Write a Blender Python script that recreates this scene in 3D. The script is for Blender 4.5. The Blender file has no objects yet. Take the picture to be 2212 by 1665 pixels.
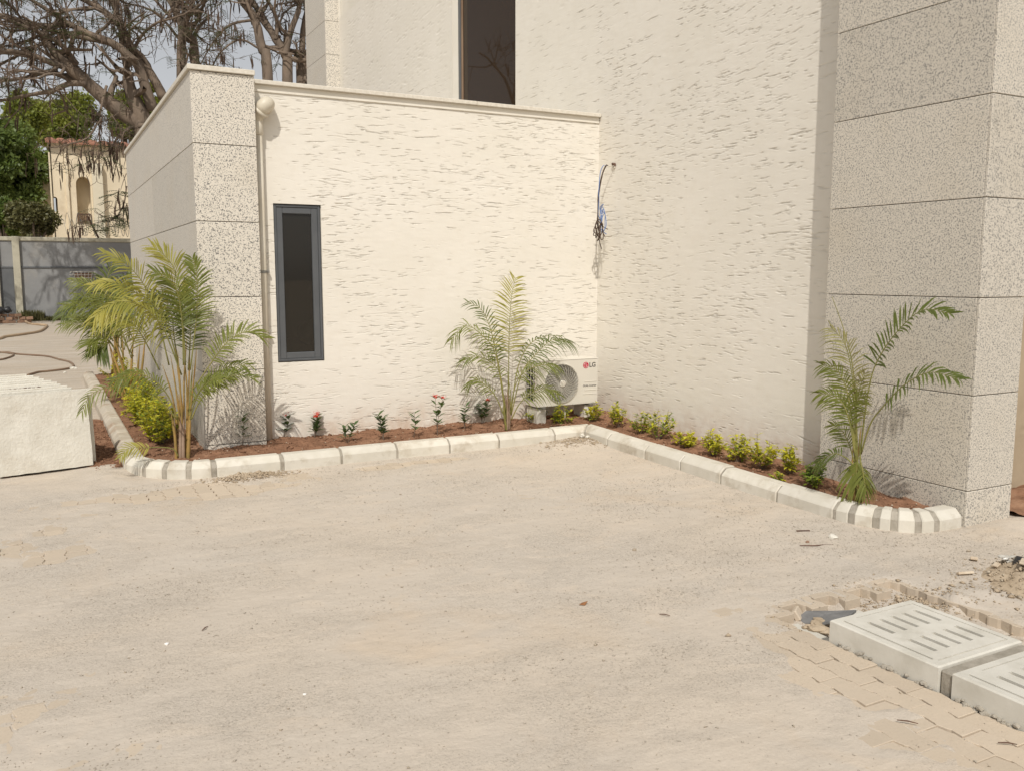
import bpy, bmesh, math, random
import numpy as np
from mathutils import Vector, Matrix

R = math.radians
random.seed(7)
RNG = np.random.default_rng(11)
SC = bpy.context.scene
COL = SC.collection

# ------------------------------------------------------------------ camera, sky, sun, exposure
CAM_H, PITCH, YAW = 1.6, math.atan(240 / 1920.0), R(28)
cd = bpy.data.cameras.new('camera'); cam = bpy.data.objects.new('camera', cd); COL.objects.link(cam)
cam.location = (0, 0, CAM_H); cam.rotation_euler = (R(90) - PITCH, 0, -YAW)
cd.sensor_width = 36; cd.lens = 1920 / 2212.0 * 36; cd.clip_start = .05; cd.clip_end = 2000
SC.camera = cam

SUN_DIR = Vector((1, 1.65, -2.2)).normalized()          # direction the light travels
w = bpy.data.worlds.new('World'); SC.world = w; w.use_nodes = True
wn = w.node_tree; wn.nodes.clear()
sky = wn.nodes.new('ShaderNodeTexSky'); sky.sky_type = 'NISHITA'; sky.sun_disc = False
sky.sun_elevation = math.asin(-SUN_DIR.z)
sky.sun_rotation = math.atan2(-SUN_DIR.x, -SUN_DIR.y)
sky.air_density = 1.0; sky.dust_density = 1.6; sky.ozone_density = 1.0
hs = wn.nodes.new('ShaderNodeHueSaturation'); hs.inputs['Saturation'].default_value = .15
bg = wn.nodes.new('ShaderNodeBackground'); bg.inputs['Strength'].default_value = .09
wo = wn.nodes.new('ShaderNodeOutputWorld')
wn.links.new(sky.outputs[0], hs.inputs['Color']); wn.links.new(hs.outputs[0], bg.inputs[0]); wn.links.new(bg.outputs[0], wo.inputs[0])
sl = bpy.data.lights.new('sun', 'SUN'); sl.energy = 2.5; sl.angle = R(.6); sl.color = (1, .957, .888)
so = bpy.data.objects.new('sun', sl); COL.objects.link(so)
so.rotation_euler = SUN_DIR.to_track_quat('-Z', 'Y').to_euler()
SC.view_settings.view_transform = 'Standard'; SC.view_settings.look = 'None'
SC.view_settings.exposure = 0.23; SC.view_settings.gamma = 1.0; SC.view_settings.use_curve_mapping = False
SC.cycles.max_bounces = 8; SC.cycles.transparent_max_bounces = 12

# ------------------------------------------------------------------ survey: rays through a 2212 x 1665 plan of the view
FW = Vector((math.sin(YAW) * math.cos(PITCH), math.cos(YAW) * math.cos(PITCH), -math.sin(PITCH)))
RT = Vector((math.cos(YAW), -math.sin(YAW), 0)); UP = RT.cross(FW); CAM = Vector((0, 0, CAM_H))
def ray(u, v): return FW * 1920 + RT * (u - 1106) - UP * (v - 832.5)
def onz(u, v, z=0.0): d = ray(u, v); return CAM + d * ((z - CAM_H) / d.z)
def ony(u, v, y): d = ray(u, v); return CAM + d * (y / d.y)
def onx(u, v, x): d = ray(u, v); return CAM + d * (x / d.x)
def ond(u, v, dep): return CAM + ray(u, v) * (dep / 1920.0)

# ------------------------------------------------------------------ object helpers
def tag(o, label=None, cat=None, group=None, kind=None):
    if label: o['label'] = label
    if cat: o['category'] = cat
    if group: o['group'] = group
    if kind: o['kind'] = kind
    return o
def empty(name, loc, label=None, cat=None, group=None, kind=None):
    o = bpy.data.objects.new(name, None); COL.objects.link(o); o.location = loc; o.empty_display_size = .1
    return tag(o, label, cat, group, kind)
def base_of(o):
    p = Vector((0, 0, 0))
    while o is not None: p += o.location; o = o.parent
    return p
def link(name, me, mat, parent=None, loc=(0, 0, 0)):
    o = bpy.data.objects.new(name, me); COL.objects.link(o); o.location = loc; o.parent = parent
    if mat is not None and not me.materials: me.materials.append(mat)
    return o

class MB:
    def __init__(s): s.v = []; s.f = []
    def add(s, vs, fs):
        n = len(s.v); s.v.extend([tuple(p) for p in vs]); s.f.extend([tuple(i + n for i in f) for f in fs]); return s
    def box(s, x0, x1, y0, y1, z0, z1, b=0.0):
        if b <= 0:
            return s.add([(x0,y0,z0),(x1,y0,z0),(x1,y1,z0),(x0,y1,z0),(x0,y0,z1),(x1,y0,z1),(x1,y1,z1),(x0,y1,z1)],
                         [(0,3,2,1),(4,5,6,7),(0,1,5,4),(1,2,6,5),(2,3,7,6),(3,0,4,7)])
        return s.obox(Vector(((x0+x1)/2,(y0+y1)/2,(z0+z1)/2)), (x1-x0,y1-y0,z1-z0), Matrix.Identity(3), b)
    def obox(s, c, size, rot=None, b=0.0):
        rot = rot or Matrix.Identity(3)
        bm = bmesh.new(); bmesh.ops.create_cube(bm, size=1)
        for q in bm.verts: q.co = Vector((q.co.x*size[0], q.co.y*size[1], q.co.z*size[2]))
        if b > 0: bmesh.ops.bevel(bm, geom=list(bm.edges), offset=b, segments=1, affect='EDGES', profile=.5)
        bm.verts.index_update()
        vs = [rot @ q.co + Vector(c) for q in bm.verts]; fs = [[q.index for q in f.verts] for f in bm.faces]
        bm.free(); return s.add(vs, fs)
    def tube(s, pts, rad, n=8, cap=True):
        pts = [Vector(p) for p in pts]; m = len(pts)
        if not hasattr(rad, '__len__'): rad = [rad] * m
        t0 = (pts[1] - pts[0]).normalized()
        a = t0.orthogonal().normalized(); vs = []
        for i, p in enumerate(pts):
            t = (pts[min(i+1, m-1)] - pts[max(i-1, 0)])
            t = t.normalized() if t.length > 1e-9 else t0
            a = (a - t * a.dot(t)); a = a.normalized() if a.length > 1e-6 else t.orthogonal().normalized()
            bb = t.cross(a)
            for k in range(n):
                ph = 2*math.pi*k/n; vs.append(p + (a*math.cos(ph) + bb*math.sin(ph)) * rad[i])
        fs = [(i*n+k, i*n+(k+1)%n, (i+1)*n+(k+1)%n, (i+1)*n+k) for i in range(m-1) for k in range(n)]
        if cap: fs += [tuple(reversed(range(n))), tuple(range((m-1)*n, m*n))]
        return s.add(vs, fs)
    def lump(s, c, r, seed=None, flat=.6, sub=1):
        rg = random
        bm = bmesh.new(); bmesh.ops.create_icosphere(bm, subdivisions=sub, radius=1)
        bm.verts.index_update(); rot = Matrix.Rotation(rg.uniform(0, 6.3), 3, 'Z') @ Matrix.Rotation(rg.uniform(-.4, .4), 3, 'X')
        sx, sy = rg.uniform(.7, 1.3), rg.uniform(.7, 1.2)
        vs = []
        for q in bm.verts:
            k = rg.uniform(.75, 1.15); p = Vector((q.co.x*sx, q.co.y*sy, q.co.z*flat)) * (r*k); vs.append(rot @ p + Vector(c))
        fs = [[q.index for q in f.verts] for f in bm.faces]; bm.free(); return s.add(vs, fs)
    def build(s, name, mat, parent=None, smooth=False):
        off = base_of(parent) if parent is not None else Vector((0, 0, 0))
        me = bpy.data.meshes.new(name); v = np.array(s.v, dtype=np.float64) - np.array(off)
        me.from_pydata(v.tolist(), [], s.f)
        if smooth: me.shade_smooth()
        return link(name, me, mat, parent)

def np_mesh(name, V, F, mat, parent=None, smooth=True):
    """V (n,3) array, F (m,k) array with k = 3 or 4"""
    V = np.asarray(V, dtype=np.float32); F = np.asarray(F, dtype=np.int32)
    if parent is not None: V = V - np.array(base_of(parent), dtype=np.float32)
    me = bpy.data.meshes.new(name); k = F.shape[1]
    me.vertices.add(len(V)); me.vertices.foreach_set('co', V.ravel())
    me.loops.add(F.size); me.loops.foreach_set('vertex_index', F.ravel())
    me.polygons.add(len(F)); me.polygons.foreach_set('loop_start', np.arange(0, F.size, k, dtype=np.int32))
    me.polygons.foreach_set('loop_total', np.full(len(F), k, dtype=np.int32))
    me.update(calc_edges=True)
    if smooth: me.shade_smooth()
    return link(name, me, mat, parent)
def grid_faces(ny, nx, keep=None):
    i = np.arange(ny-1)[:, None]; j = np.arange(nx-1)[None, :]
    a = i*nx + j
    F = np.stack([a, a+1, a+nx+1, a+nx], axis=-1)
    if keep is not None: return F[keep]
    return F.reshape(-1, 4)
def vnoise(x, y, seed):
    xi = np.floor(x).astype(np.int64); yi = np.floor(y).astype(np.int64); fx = x - xi; fy = y - yi
    def h(a, b):
        n = (a * 374761393 + b * 668265263 + seed * 1442695041) & 0x7fffffff
        n = ((n ^ (n >> 13)) * 1274126177) & 0x7fffffff
        return ((n ^ (n >> 16)) & 0xffff) / 65535.0
    fx = fx*fx*(3-2*fx); fy = fy*fy*(3-2*fy)
    return (h(xi, yi)*(1-fx) + h(xi+1, yi)*fx)*(1-fy) + (h(xi, yi+1)*(1-fx) + h(xi+1, yi+1)*fx)*fy
def fbm(x, y, s, o=4, seed=0):
    t = 0; a = .5; tot = 0
    for k in range(o): t = t + a*vnoise(x*s, y*s, seed + k*17); tot += a; s *= 2.03; a *= .5
    return t/tot
def inpoly(x, y, poly):
    c = np.zeros(x.shape, bool); n = len(poly)
    for i in range(n):
        x1, y1 = poly[i]; x2, y2 = poly[(i+1) % n]
        if y1 == y2: continue
        c ^= ((y1 > y) != (y2 > y)) & (x < (x2-x1)*(y-y1)/(y2-y1) + x1)
    return c
def spline(pts, n):
    P = [Vector(p) for p in pts]; P = [P[0]*2 - P[1]] + P + [P[-1]*2 - P[-2]]; m = len(P) - 3; out = []
    for k in range(n + 1):
        t = k / n * m; i = min(int(t), m - 1); t -= i; a, b, c, d = P[i:i+4]
        out.append(.5*((2*b) + (c-a)*t + (2*a-5*b+4*c-d)*t*t + (3*b-a-3*c+d)*t**3))
    return out
GRAINV = np.array([[1,0,0],[-.5,.86,0],[-.5,-.86,0],[.1,.1,.75],[.1,0,-.6]])
GRAINF = np.array([[0,1,3],[1,2,3],[2,0,3],[1,0,4],[2,1,4],[0,2,4]])
def grains(name, P, S, mat, parent=None):
    """small angular grit: one mesh, P centres (n,3), S sizes (n,)"""
    n = len(P); a = RNG.uniform(0, 6.283, n); ca, sa = np.cos(a), np.sin(a)
    V = GRAINV[None] * RNG.uniform(.55, 1.3, (n, 5, 1)) * S[:, None, None]
    el = RNG.uniform(.6, 1.5, n)[:, None]
    x = V[:, :, 0]*el; y = V[:, :, 1]/el
    V = np.stack([x*ca[:, None] - y*sa[:, None], x*sa[:, None] + y*ca[:, None], V[:, :, 2]*.8], -1) + P[:, None, :]
    F = GRAINF[None] + (np.arange(n)*5)[:, None, None]
    return np_mesh(name, V.reshape(-1, 3), F.reshape(-1, 3), mat, parent, smooth=False)

# ------------------------------------------------------------------ materials
class NT:
    def __init__(s, name):
        s.m = bpy.data.materials.new(name); s.m.use_nodes = True; s.t = s.m.node_tree; s.t.nodes.clear()
        s.out = s.n('ShaderNodeOutputMaterial'); s.p = s.n('ShaderNodeBsdfPrincipled'); s.l(s.p.outputs[0], s.out.inputs[0])
        s.tc = s.n('ShaderNodeTexCoord'); s.oi = s.n('ShaderNodeObjectInfo')
    def n(s, ty, **k):
        nd = s.t.nodes.new(ty)
        for a, b in k.items(): setattr(nd, a, b)
        return nd
    def l(s, a, b): s.t.links.new(a, b)
    def vec(s, rnd=False, scale=(1, 1, 1), world=False):
        src = s.tc.outputs['Object']
        if world: src = s.n('ShaderNodeNewGeometry').outputs['Position']
        mp = s.n('ShaderNodeMapping'); mp.inputs['Scale'].default_value = scale; s.l(src, mp.inputs[0])
        if rnd:
            mu = s.n('ShaderNodeMath', operation='MULTIPLY'); mu.inputs[1].default_value = 37.0
            s.l(s.oi.outputs['Random'], mu.inputs[0]); s.l(mu.outputs[0], mp.inputs['Location'])
        return mp.outputs[0]
    def noise(s, vec, sc, det=4, rough=.55, dist=0):
        nd = s.n('ShaderNodeTexNoise'); s.l(vec, nd.inputs['Vector'])
        nd.inputs['Scale'].default_value = sc; nd.inputs['Detail'].default_value = det
        nd.inputs['Roughness'].default_value = rough; nd.inputs['Distortion'].default_value = dist
        return nd.outputs[0]
    def ramp(s, fac, stops):
        r = s.n('ShaderNodeValToRGB'); s.l(fac, r.inputs[0]); e = r.color_ramp.elements
        while len(e) < len(stops): e.new(.5)
        for q, (p, c) in zip(e, stops):
            q.position = p; q.color = (c, c, c, 1) if not hasattr(c, '__len__') else (*c, 1)
        return r.outputs[0]
    def mix(s, fac, a, b, mode='MIX'):
        m = s.n('ShaderNodeMix', data_type='RGBA', blend_type=mode)
        for soc, val in ((m.inputs[0], fac), (m.inputs[6], a), (m.inputs[7], b)):
            if hasattr(val, 'is_output'): s.l(val, soc)
            elif hasattr(val, '__len__'): soc.default_value = (*val, 1)
            else: soc.default_value = val
        return m.outputs[2]
    def bump(s, h, st, dist=.01):
        b = s.n('ShaderNodeBump'); b.inputs['Strength'].default_value = st; b.inputs['Distance'].default_value = dist
        s.l(h, b.inputs['Height']); s.l(b.outputs[0], s.p.inputs['Normal']); return b
    def fin(s, col, rough=.85, spec=.3):
        if hasattr(col, 'is_output'): s.l(col, s.p.inputs['Base Color'])
        else: s.p.inputs['Base Color'].default_value = (*col, 1)
        s.p.inputs['Roughness'].default_value = rough; s.p.inputs['Specular IOR Level'].default_value = spec
        return s.m
    def tone(s, col, amt):
        """brightness jitter between objects that share the material"""
        mr = s.n('ShaderNodeMapRange'); mr.inputs[3].default_value = 1 - amt; mr.inputs[4].default_value = 1 + amt
        s.l(s.oi.outputs['Random'], mr.inputs[0])
        return s.mix(1.0, col, mr.outputs[0], 'MULTIPLY')

def two(name, c1, c2, sc=4, rough=.85, bsc=60, bst=.3, bd=.005, spec=.25, rnd=True, tone=0, det=5, lo=.35, hi=.65, stretch=(1, 1, 1), metal=0, third=None, tsc=1.2):
    t = NT(name); v = t.vec(rnd, stretch)
    col = t.mix(t.ramp(t.noise(v, sc, det), [(lo, 0), (hi, 1)]), c1, c2)
    if third: col = t.mix(t.ramp(t.noise(v, tsc, 6, .65), [(.52, 0), (.68, 1)]), col, third)
    if tone: col = t.tone(col, tone)
    if bst: t.bump(t.noise(v, bsc, 5), bst, bd)
    t.p.inputs['Metallic'].default_value = metal
    return t.fin(col, rough, spec)

def granite(name, light, mid, dark, sc=48, amt=.565, grey=0.5):
    t = NT(name); v = t.vec(True)
    n1 = t.noise(v, sc, 2, .5, .6); n2 = t.noise(v, sc*2.3, 2, .5); n3 = t.noise(v, sc*.62, 3, .6, .8)
    col = t.mix(t.ramp(n2, [(.42, 0), (.62, 1)]), light, mid)
    col = t.mix(t.ramp(n3, [(.52, 0), (.66, grey)]), col, mid)
    col = t.mix(t.ramp(n1, [(amt, 0), (amt + .035, 1)]), col, dark)
    st = t.noise(t.vec(True), 1.6, 4)
    col = t.mix(t.ramp(st, [(.5, 0), (.78, .25)]), col, (.50, .42, .30))
    col = t.tone(col, .05)
    t.bump(n1, .12, .002)
    return t.fin(col, .62, .35)

MT = {}
# textured plaster: same paint everywhere, slight patchiness
t = NT('plaster'); v = t.vec(False, world=True)
c = t.mix(t.ramp(t.noise(v, 1.3, 4), [(.35, 0), (.7, 1)]), (.78, .735, .655), (.745, .70, .615))
c = t.mix(t.ramp(t.noise(v, 9, 5, .6), [(.5, 0), (.8, .5)]), c, (.71, .655, .56))
sx = t.n('ShaderNodeSeparateXYZ'); t.l(t.n('ShaderNodeNewGeometry').outputs['Position'], sx.inputs[0])
mr = t.n('ShaderNodeMapRange'); mr.inputs[1].default_value = .42; mr.inputs[2].default_value = .10; t.l(sx.outputs[2], mr.inputs[0])
sp = t.n('ShaderNodeMath', operation='MULTIPLY'); t.l(mr.outputs[0], sp.inputs[0]); t.l(t.ramp(t.noise(v, 6, 6, .7), [(.40, 0), (.70, .75)]), sp.inputs[1])
c = t.mix(sp.outputs[0], c, (.50, .345, .235))      # soil splashed up by watering
t.bump(t.noise(t.vec(False, (1, 1, 2.6), world=True), 60, 4, .6), .2, .003); MT['plaster'] = t.fin(c, .8, .25)
MT['plaster_plain'] = two('plaster_plain', (.77, .725, .64), (.73, .685, .59), 3, .85, 80, .15, .003)
MT['plaster_shaded'] = two('plaster_shaded', (.44, .355, .245), (.38, .30, .205), 3, .9, 60, .3, .004)  # tan tone stands in for the shade on the wall past the pier
MT['granite'] = granite('granite', (.74, .685, .59), (.62, .57, .49), (.20, .19, .175), 92, .555)
MT['granite_fine'] = granite('granite_fine', (.66, .605, .52), (.55, .505, .43), (.27, .255, .23), 112, .545, .8)
MT['granite_side'] = granite('granite_side', (.66, .615, .54), (.56, .52, .455), (.34, .32, .285), 110, .56, .8)
MT['coping'] = two('coping', (.72, .67, .58), (.62, .57, .48), 30, .6, 90, .1, .002)
MT['joint'] = two('joint', (.14, .11, .08), (.09, .075, .06), 20, .95, 60, .2)
MT['pvc'] = two('pvc', (.66, .61, .51), (.60, .54, .43), 3, .45, 30, .03, .002, .4)
MT['frame'] = two('frame', (.105, .11, .115), (.09, .095, .10), 6, .42, 60, .03, .002, .45)
MT['steel'] = two('steel', (.30, .29, .27), (.22, .21, .19), 12, .5, 60, .1, .002, .5, metal=.6)
MT['ac_white'] = two('ac_white', (.70, .66, .58), (.66, .62, .54), 3, .4, 60, .02, .001, .4)
MT['ac_dark'] = two('ac_dark', (.05, .04, .033), (.03, .026, .022), 20, .7, 60, .1)
MT['print_dark'] = two('print_dark', (.07, .06, .055), (.06, .05, .045), 20, .6, 60, 0)
MT['print_red'] = two('print_red', (.52, .02, .06), (.48, .02, .05), 20, .5, 60, 0)
MT['print_white'] = two('print_white', (.85, .82, .78), (.8, .78, .74), 20, .5, 60, 0)
MT['kerb'] = two('kerb', (.655, .615, .535), (.59, .55, .465), 7, .85, 70, .35, .004, .25, tone=.06, third=(.47, .415, .33), tsc=4.5)
MT['kerb_worn'] = two('kerb_worn', (.56, .50, .41), (.47, .405, .315), 7, .9, 70, .35, .004, .25, tone=.06, third=(.36, .25, .165), tsc=3)
MT['mortar'] = two('mortar', (.41, .37, .31), (.29, .26, .21), 14, .95, 60, .6, .008, tone=.15)
MT['slab'] = two('slab', (.71, .675, .595), (.645, .61, .53), 6, .9, 45, .7, .008, .2, tone=.04, third=(.60, .555, .47), tsc=4)
MT['drain'] = two('drain', (.65, .62, .55), (.585, .555, .485), 9, .85, 80, .25, .003, .25, tone=.04, third=(.53, .50, .43), tsc=5)
MT['soil'] = two('soil', (.285, .155, .095), (.20, .108, .066), 9, .97, 45, .9, .012, .1, rnd=False, third=(.36, .215, .135), tsc=2.5)
MT['clod'] = two('clod', (.32, .175, .108), (.18, .098, .06), 40, .97, 60, .4, .004, .1, rnd=False)
MT['chip'] = two('chip', (.62, .53, .41), (.50, .40, .29), 15, .9, 60, .3)
MT['bark'] = two('bark', (.235, .178, .132), (.15, .117, .09), 3, .95, 14, .9, .03, .1, rnd=False, stretch=(1, 1, .4))
MT['twig'] = two('twig', (.20, .15, .11), (.14, .105, .08), 5, .95, 20, .2, rnd=False)
MT['pod'] = two('pod', (.075, .05, .035), (.12, .08, .055), 6, .8, 20, .2, rnd=False)
MT['hose'] = two('hose', (.50, .37, .24), (.42, .30, .19), 2, .5, 20, .05)
MT['hose_brown'] = two('hose_brown', (.20, .13, .085), (.26, .18, .12), 2, .6, 20, .05)
MT['brick'] = two('brick', (.33, .20, .13), (.25, .16, .11), 8, .95, 40, .4, tone=.25)
MT['blue_wire'] = two('blue_wire', (.17, .27, .52), (.12, .20, .42), 5, .4, 60, 0, spec=.4)
MT['brown_wire'] = two('brown_wire', (.085, .05, .03), (.06, .037, .025), 5, .45, 60, 0, spec=.4)
MT['grey_wall'] = two('grey_wall', (.30, .30, .295), (.245, .245, .245), 1.6, .92, 20, .25, .01, .2, rnd=False, third=(.36, .345, .315), tsc=.8)
MT['grey_paint'] = two('grey_paint', (.155, .16, .165), (.13, .135, .14), 2, .9, 20, .2, rnd=False)
MT['pillar_paint'] = two('pillar_paint', (.52, .485, .38), (.43, .40, .31), 2.5, .92, 20, .2, rnd=False, third=(.30, .28, .21), tsc=1.5)
MT['house_paint'] = two('house_paint', (.78, .67, .49), (.70, .60, .44), .7, .9, 10, .1, rnd=False, third=(.54, .43, .29), tsc=.5)
MT['house_pale'] = two('house_pale', (.72, .65, .50), (.66, .59, .45), .7, .9, 10, .1, rnd=False)
MT['tile'] = two('tile', (.36, .17, .11), (.28, .13, .09), 3, .85, 20, .2, tone=.2)
MT['rust'] = two('rust', (.15, .085, .055), (.10, .06, .045), 10, .8, 40, .3)
MT['white_metal'] = two('white_metal', (.62, .58, .52), (.5, .46, .40), 10, .5, 40, .1)
MT['felt'] = two('felt', (.21, .205, .20), (.15, .147, .143), 18, .9, 60, .5, .004)
MT['plastic_film'] = two('plastic_film', (.58, .55, .49), (.42, .40, .36), 30, .3, 30, .2, spec=.6)
MT['black_bag'] = two('black_bag', (.02, .02, .022), (.035, .035, .037), 12, .4, 30, .4, spec=.5)
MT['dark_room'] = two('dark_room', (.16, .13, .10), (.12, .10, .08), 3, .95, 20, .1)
MT['bag'] = two('bag', (.42, .38, .32), (.34, .30, .25), 6, .9, 20, .3)
MT['dry_leaf'] = two('dry_leaf', (.30, .14, .06), (.20, .09, .04), 20, .9, 60, .2)

def leafmat(name, c1, c2, trans=.35, sc=3, rough=.45):
    t = NT(name); v = t.vec(False, world=True)
    col = t.mix(t.ramp(t.noise(v, sc, 3), [(.35, 0), (.65, 1)]), c1, c2)
    t.fin(col, rough, .35)
    tr = t.n('ShaderNodeBsdfTranslucent'); t.l(t.mix(.5, col, (c1[0]*1.5, c1[1]*1.4, c1[2]*.8)), tr.inputs[0])
    mx = t.n('ShaderNodeMixShader'); mx.inputs[0].default_value = trans
    t.l(t.p.outputs[0], mx.inputs[1]); t.l(tr.outputs[0], mx.inputs[2]); t.l(mx.outputs[0], t.out.inputs[0])
    return t.m
MT['palm_green'] = leafmat('palm_green', (.215, .235, .05), (.14, .165, .037))
MT['palm_dark'] = leafmat('palm_dark', (.13, .16, .038), (.085, .112, .028))
MT['palm_yellow'] = leafmat('palm_yellow', (.40, .36, .08), (.26, .265, .06))
MT['palm_pale'] = leafmat('palm_pale', (.36, .34, .16), (.27, .26, .11))
MT['palm_stem'] = two('palm_stem', (.40, .235, .075), (.25, .185, .06), 6, .55, 30, .2, rnd=False)
MT['palm_cane'] = two('palm_cane', (.34, .24, .17), (.22, .145, .095), 9, .7, 30, .3, rnd=False)
MT['petiole'] = two('petiole', (.25, .22, .065), (.17, .17, .05), 6, .5, 30, .1, rnd=False)
MT['ixora_leaf'] = leafmat('ixora_leaf', (.075, .125, .045), (.11, .165, .055), .25, 8, .35)
MT['duranta_leaf'] = leafmat('duranta_leaf', (.64, .60, .05), (.45, .46, .045), .35, 12)
MT['duranta_green'] = leafmat('duranta_green', (.16, .25, .035), (.28, .33, .045), .35, 12)
MT['red_flower'] = two('red_flower', (.78, .085, .04), (.62, .05, .03), 60, .6, 60, 0)
MT['tree_leaf'] = leafmat('tree_leaf', (.21, .265, .075), (.11, .16, .045), .4, .6)
MT['tree_leaf_lime'] = leafmat('tree_leaf_lime', (.27, .29, .055), (.16, .20, .045), .35, .5)
MT['feather_leaf'] = leafmat('feather_leaf', (.10, .12, .055), (.07, .085, .045), .3, 1)
MT['weed'] = leafmat('weed', (.15, .14, .055), (.10, .10, .04), .2, 4)

def glassmat(name, tint, thru, film=.10):
    t = NT(name); gl = t.n('ShaderNodeBsdfGlossy'); gl.inputs['Roughness'].default_value = .02
    tr = t.n('ShaderNodeBsdfTransparent'); tr.inputs[0].default_value = (*thru, 1)
    fr = t.n('ShaderNodeFresnel'); fr.inputs[0].default_value = 1.52
    mx = t.n('ShaderNodeMixShader'); t.l(fr.outputs[0], mx.inputs[0]); t.l(tr.outputs[0], mx.inputs[1]); t.l(gl.outputs[0], mx.inputs[2])
    df = t.n('ShaderNodeBsdfDiffuse'); df.inputs[0].default_value = (*tint, 1)
    m2 = t.n('ShaderNodeMixShader'); m2.inputs[0].default_value = film
    t.l(mx.outputs[0], m2.inputs[1]); t.l(df.outputs[0], m2.inputs[2]); t.l(m2.outputs[0], t.out.inputs[0])
    return t.m
MT['glass'] = glassmat('tinted_glass', (.17, .15, .12), (.48, .44, .37))
MT['glass_dark'] = glassmat('dark_glass', (.085, .055, .034), (.12, .09, .06), .45)

# sand-covered paving
def sandmat(name, warm=0.0, tone=0.0, yard=False):
    t = NT(name); v = t.vec(False, world=True)
    a = t.ramp(t.noise(v, .55, 5, .6, .4), [(.36, 0), (.62, 1)])
    col = t.mix(a, (.578, .50, .41), (.545, .484, .412))
    st = t.vec(False, (1.0, 1.55, 1), world=True)
    col = t.mix(t.ramp(t.noise(st, 1.7, 6, .65, 1.2), [(.48, 0), (.72, .7)]), col, (.49, .43, .36))
    col = t.mix(t.ramp(t.noise(st, 2.4, 5, .6, 1.0), [(.54, 0), (.76, .7)]), col, (.635, .54, .435))
    rough = t.ramp(t.noise(st, 1.15, 6, .62, .5), [(.40, .18), (.60, 1)])      # gritty drifts against smooth dust
    n = t.noise(v, 105, 4, .75)
    def masked(f):
        m = t.n('ShaderNodeMath', operation='MULTIPLY'); t.l(f, m.inputs[0]); t.l(rough, m.inputs[1]); return m.outputs[0]
    col = t.mix(masked(t.ramp(n, [(.33, .85), (.47, 0)])), col, (.29, .25, .20))
    col = t.mix(masked(t.ramp(n, [(.56, 0), (.72, .6)])), col, (.72, .65, .54))
    red = t.ramp(t.noise(v, .9, 5, .65, .8), [(.56, 0), (.74, .55)])           # earth carried onto the paving
    col = t.mix(red, col, (.57, .45, .325))
    if warm: col = t.mix(warm, col, (.52, .415, .295))
    if yard: col = t.mix(t.ramp(t.noise(t.vec(False, (.35, 3.2, 1), world=True), 1.6, 6, .7), [(.38, 0), (.62, .8)]), col, (.42, .345, .255))
    if tone: col = t.tone(col, tone)
    b1 = masked(t.noise(v, 75, 5, .75)); b2 = t.noise(st, 14, 5, .6)
    ad = t.n('ShaderNodeMath', operation='ADD'); t.l(b1, ad.inputs[0]); t.l(b2, ad.inputs[1])
    t.bump(ad.outputs[0], .7 if not warm else .35, .009 if not warm else .005)
    return t.fin(col, .95, .15)
MT['sand'] = sandmat('sand')
MT['paver'] = sandmat('paver', .5, .06)
MT['yard'] = sandmat('yard', yard=True)
MT['grit'] = two('grit', (.54, .48, .395), (.32, .275, .22), 220, .95, 60, 0, rnd=False)
MT['pebble'] = two('pebble', (.50, .43, .33), (.33, .27, .20), 4, .9, 60, .2)
MT['rubble'] = two('rubble', (.50, .405, .295), (.40, .315, .22), 7, .97, 40, .8, .01, .1, rnd=False)

# ------------------------------------------------------------------ main dimensions (metres)
YA, XB = 8.10, 5.35              # plaster front wall of the annex, plaster flank of the main house
COLY, COLX0, COLX1 = 7.93, 1.215, 1.735
PX, PY0, PY1 = 5.11, 3.49, 4.70  # granite pier on the flank
KZ = .13                         # kerb height

# ================================================================== GROUND
xs = np.array([-400, -150, -60, -30, -15, -8, -4, 6.4, 12, 30, 80, 400.]); ys = np.array([-200, -60, -20, -6, 1.2, 8.3, 12, 18, 26, 40, 70, 150, 500.])
X, Y = np.meshgrid(xs, ys); Z = np.full(X.shape, -.004)
keep = np.ones((len(ys)-1, len(xs)-1), bool)
keep[4, 6] = False
ground = np_mesh('ground', np.stack([X, Y, Z], -1).reshape(-1, 3), grid_faces(len(ys), len(xs), keep), MT['yard'], None, False)
tag(ground, 'sandy beige yard stretching back to the compound wall', 'ground', kind='structure')

PW, PL, PX0 = .1125, .222, 2.985
def hole(x, y):
    """where the pavers have been lifted around the drain"""
    k = np.floor((x - PX0) / PW).astype(int)
    end = np.where(k % 2 == 0, 2.955, 3.05)
    return (k >= 0) & (k <= 7) & (y < end)
def expose(x, y):
    g = lambda cx, cy, sx, sy: np.exp(-((x-cx)/sx)**2 - ((y-cy)/sy)**2)
    e = 1.05*g(2.90, 2.15, .26, .8) + .45*g(2.55, 2.0, .3, .5) + .55*g(-.05, 5.6, .6, .85) + .65*g(.9, 6.75, 1.2, .35) + .5*g(2.2, 3.2, .4, .2) + .6*g(2.3, 7.0, 1.3, .16) + .5*g(-.6, 3.6, 1.2, .7)
    e = e + .30*(fbm(x, y, 1.4, 4, 5) - .48)
    return np.clip(e * (-.1 + 2.2*fbm(x, y, 3.6, 4, 9)), 0, 1)
gx = np.linspace(-4, 6.4, 640); gy = np.linspace(1.2, 8.3, 440)
X, Y = np.meshgrid(gx, gy)
EX = expose(X, Y)
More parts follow.
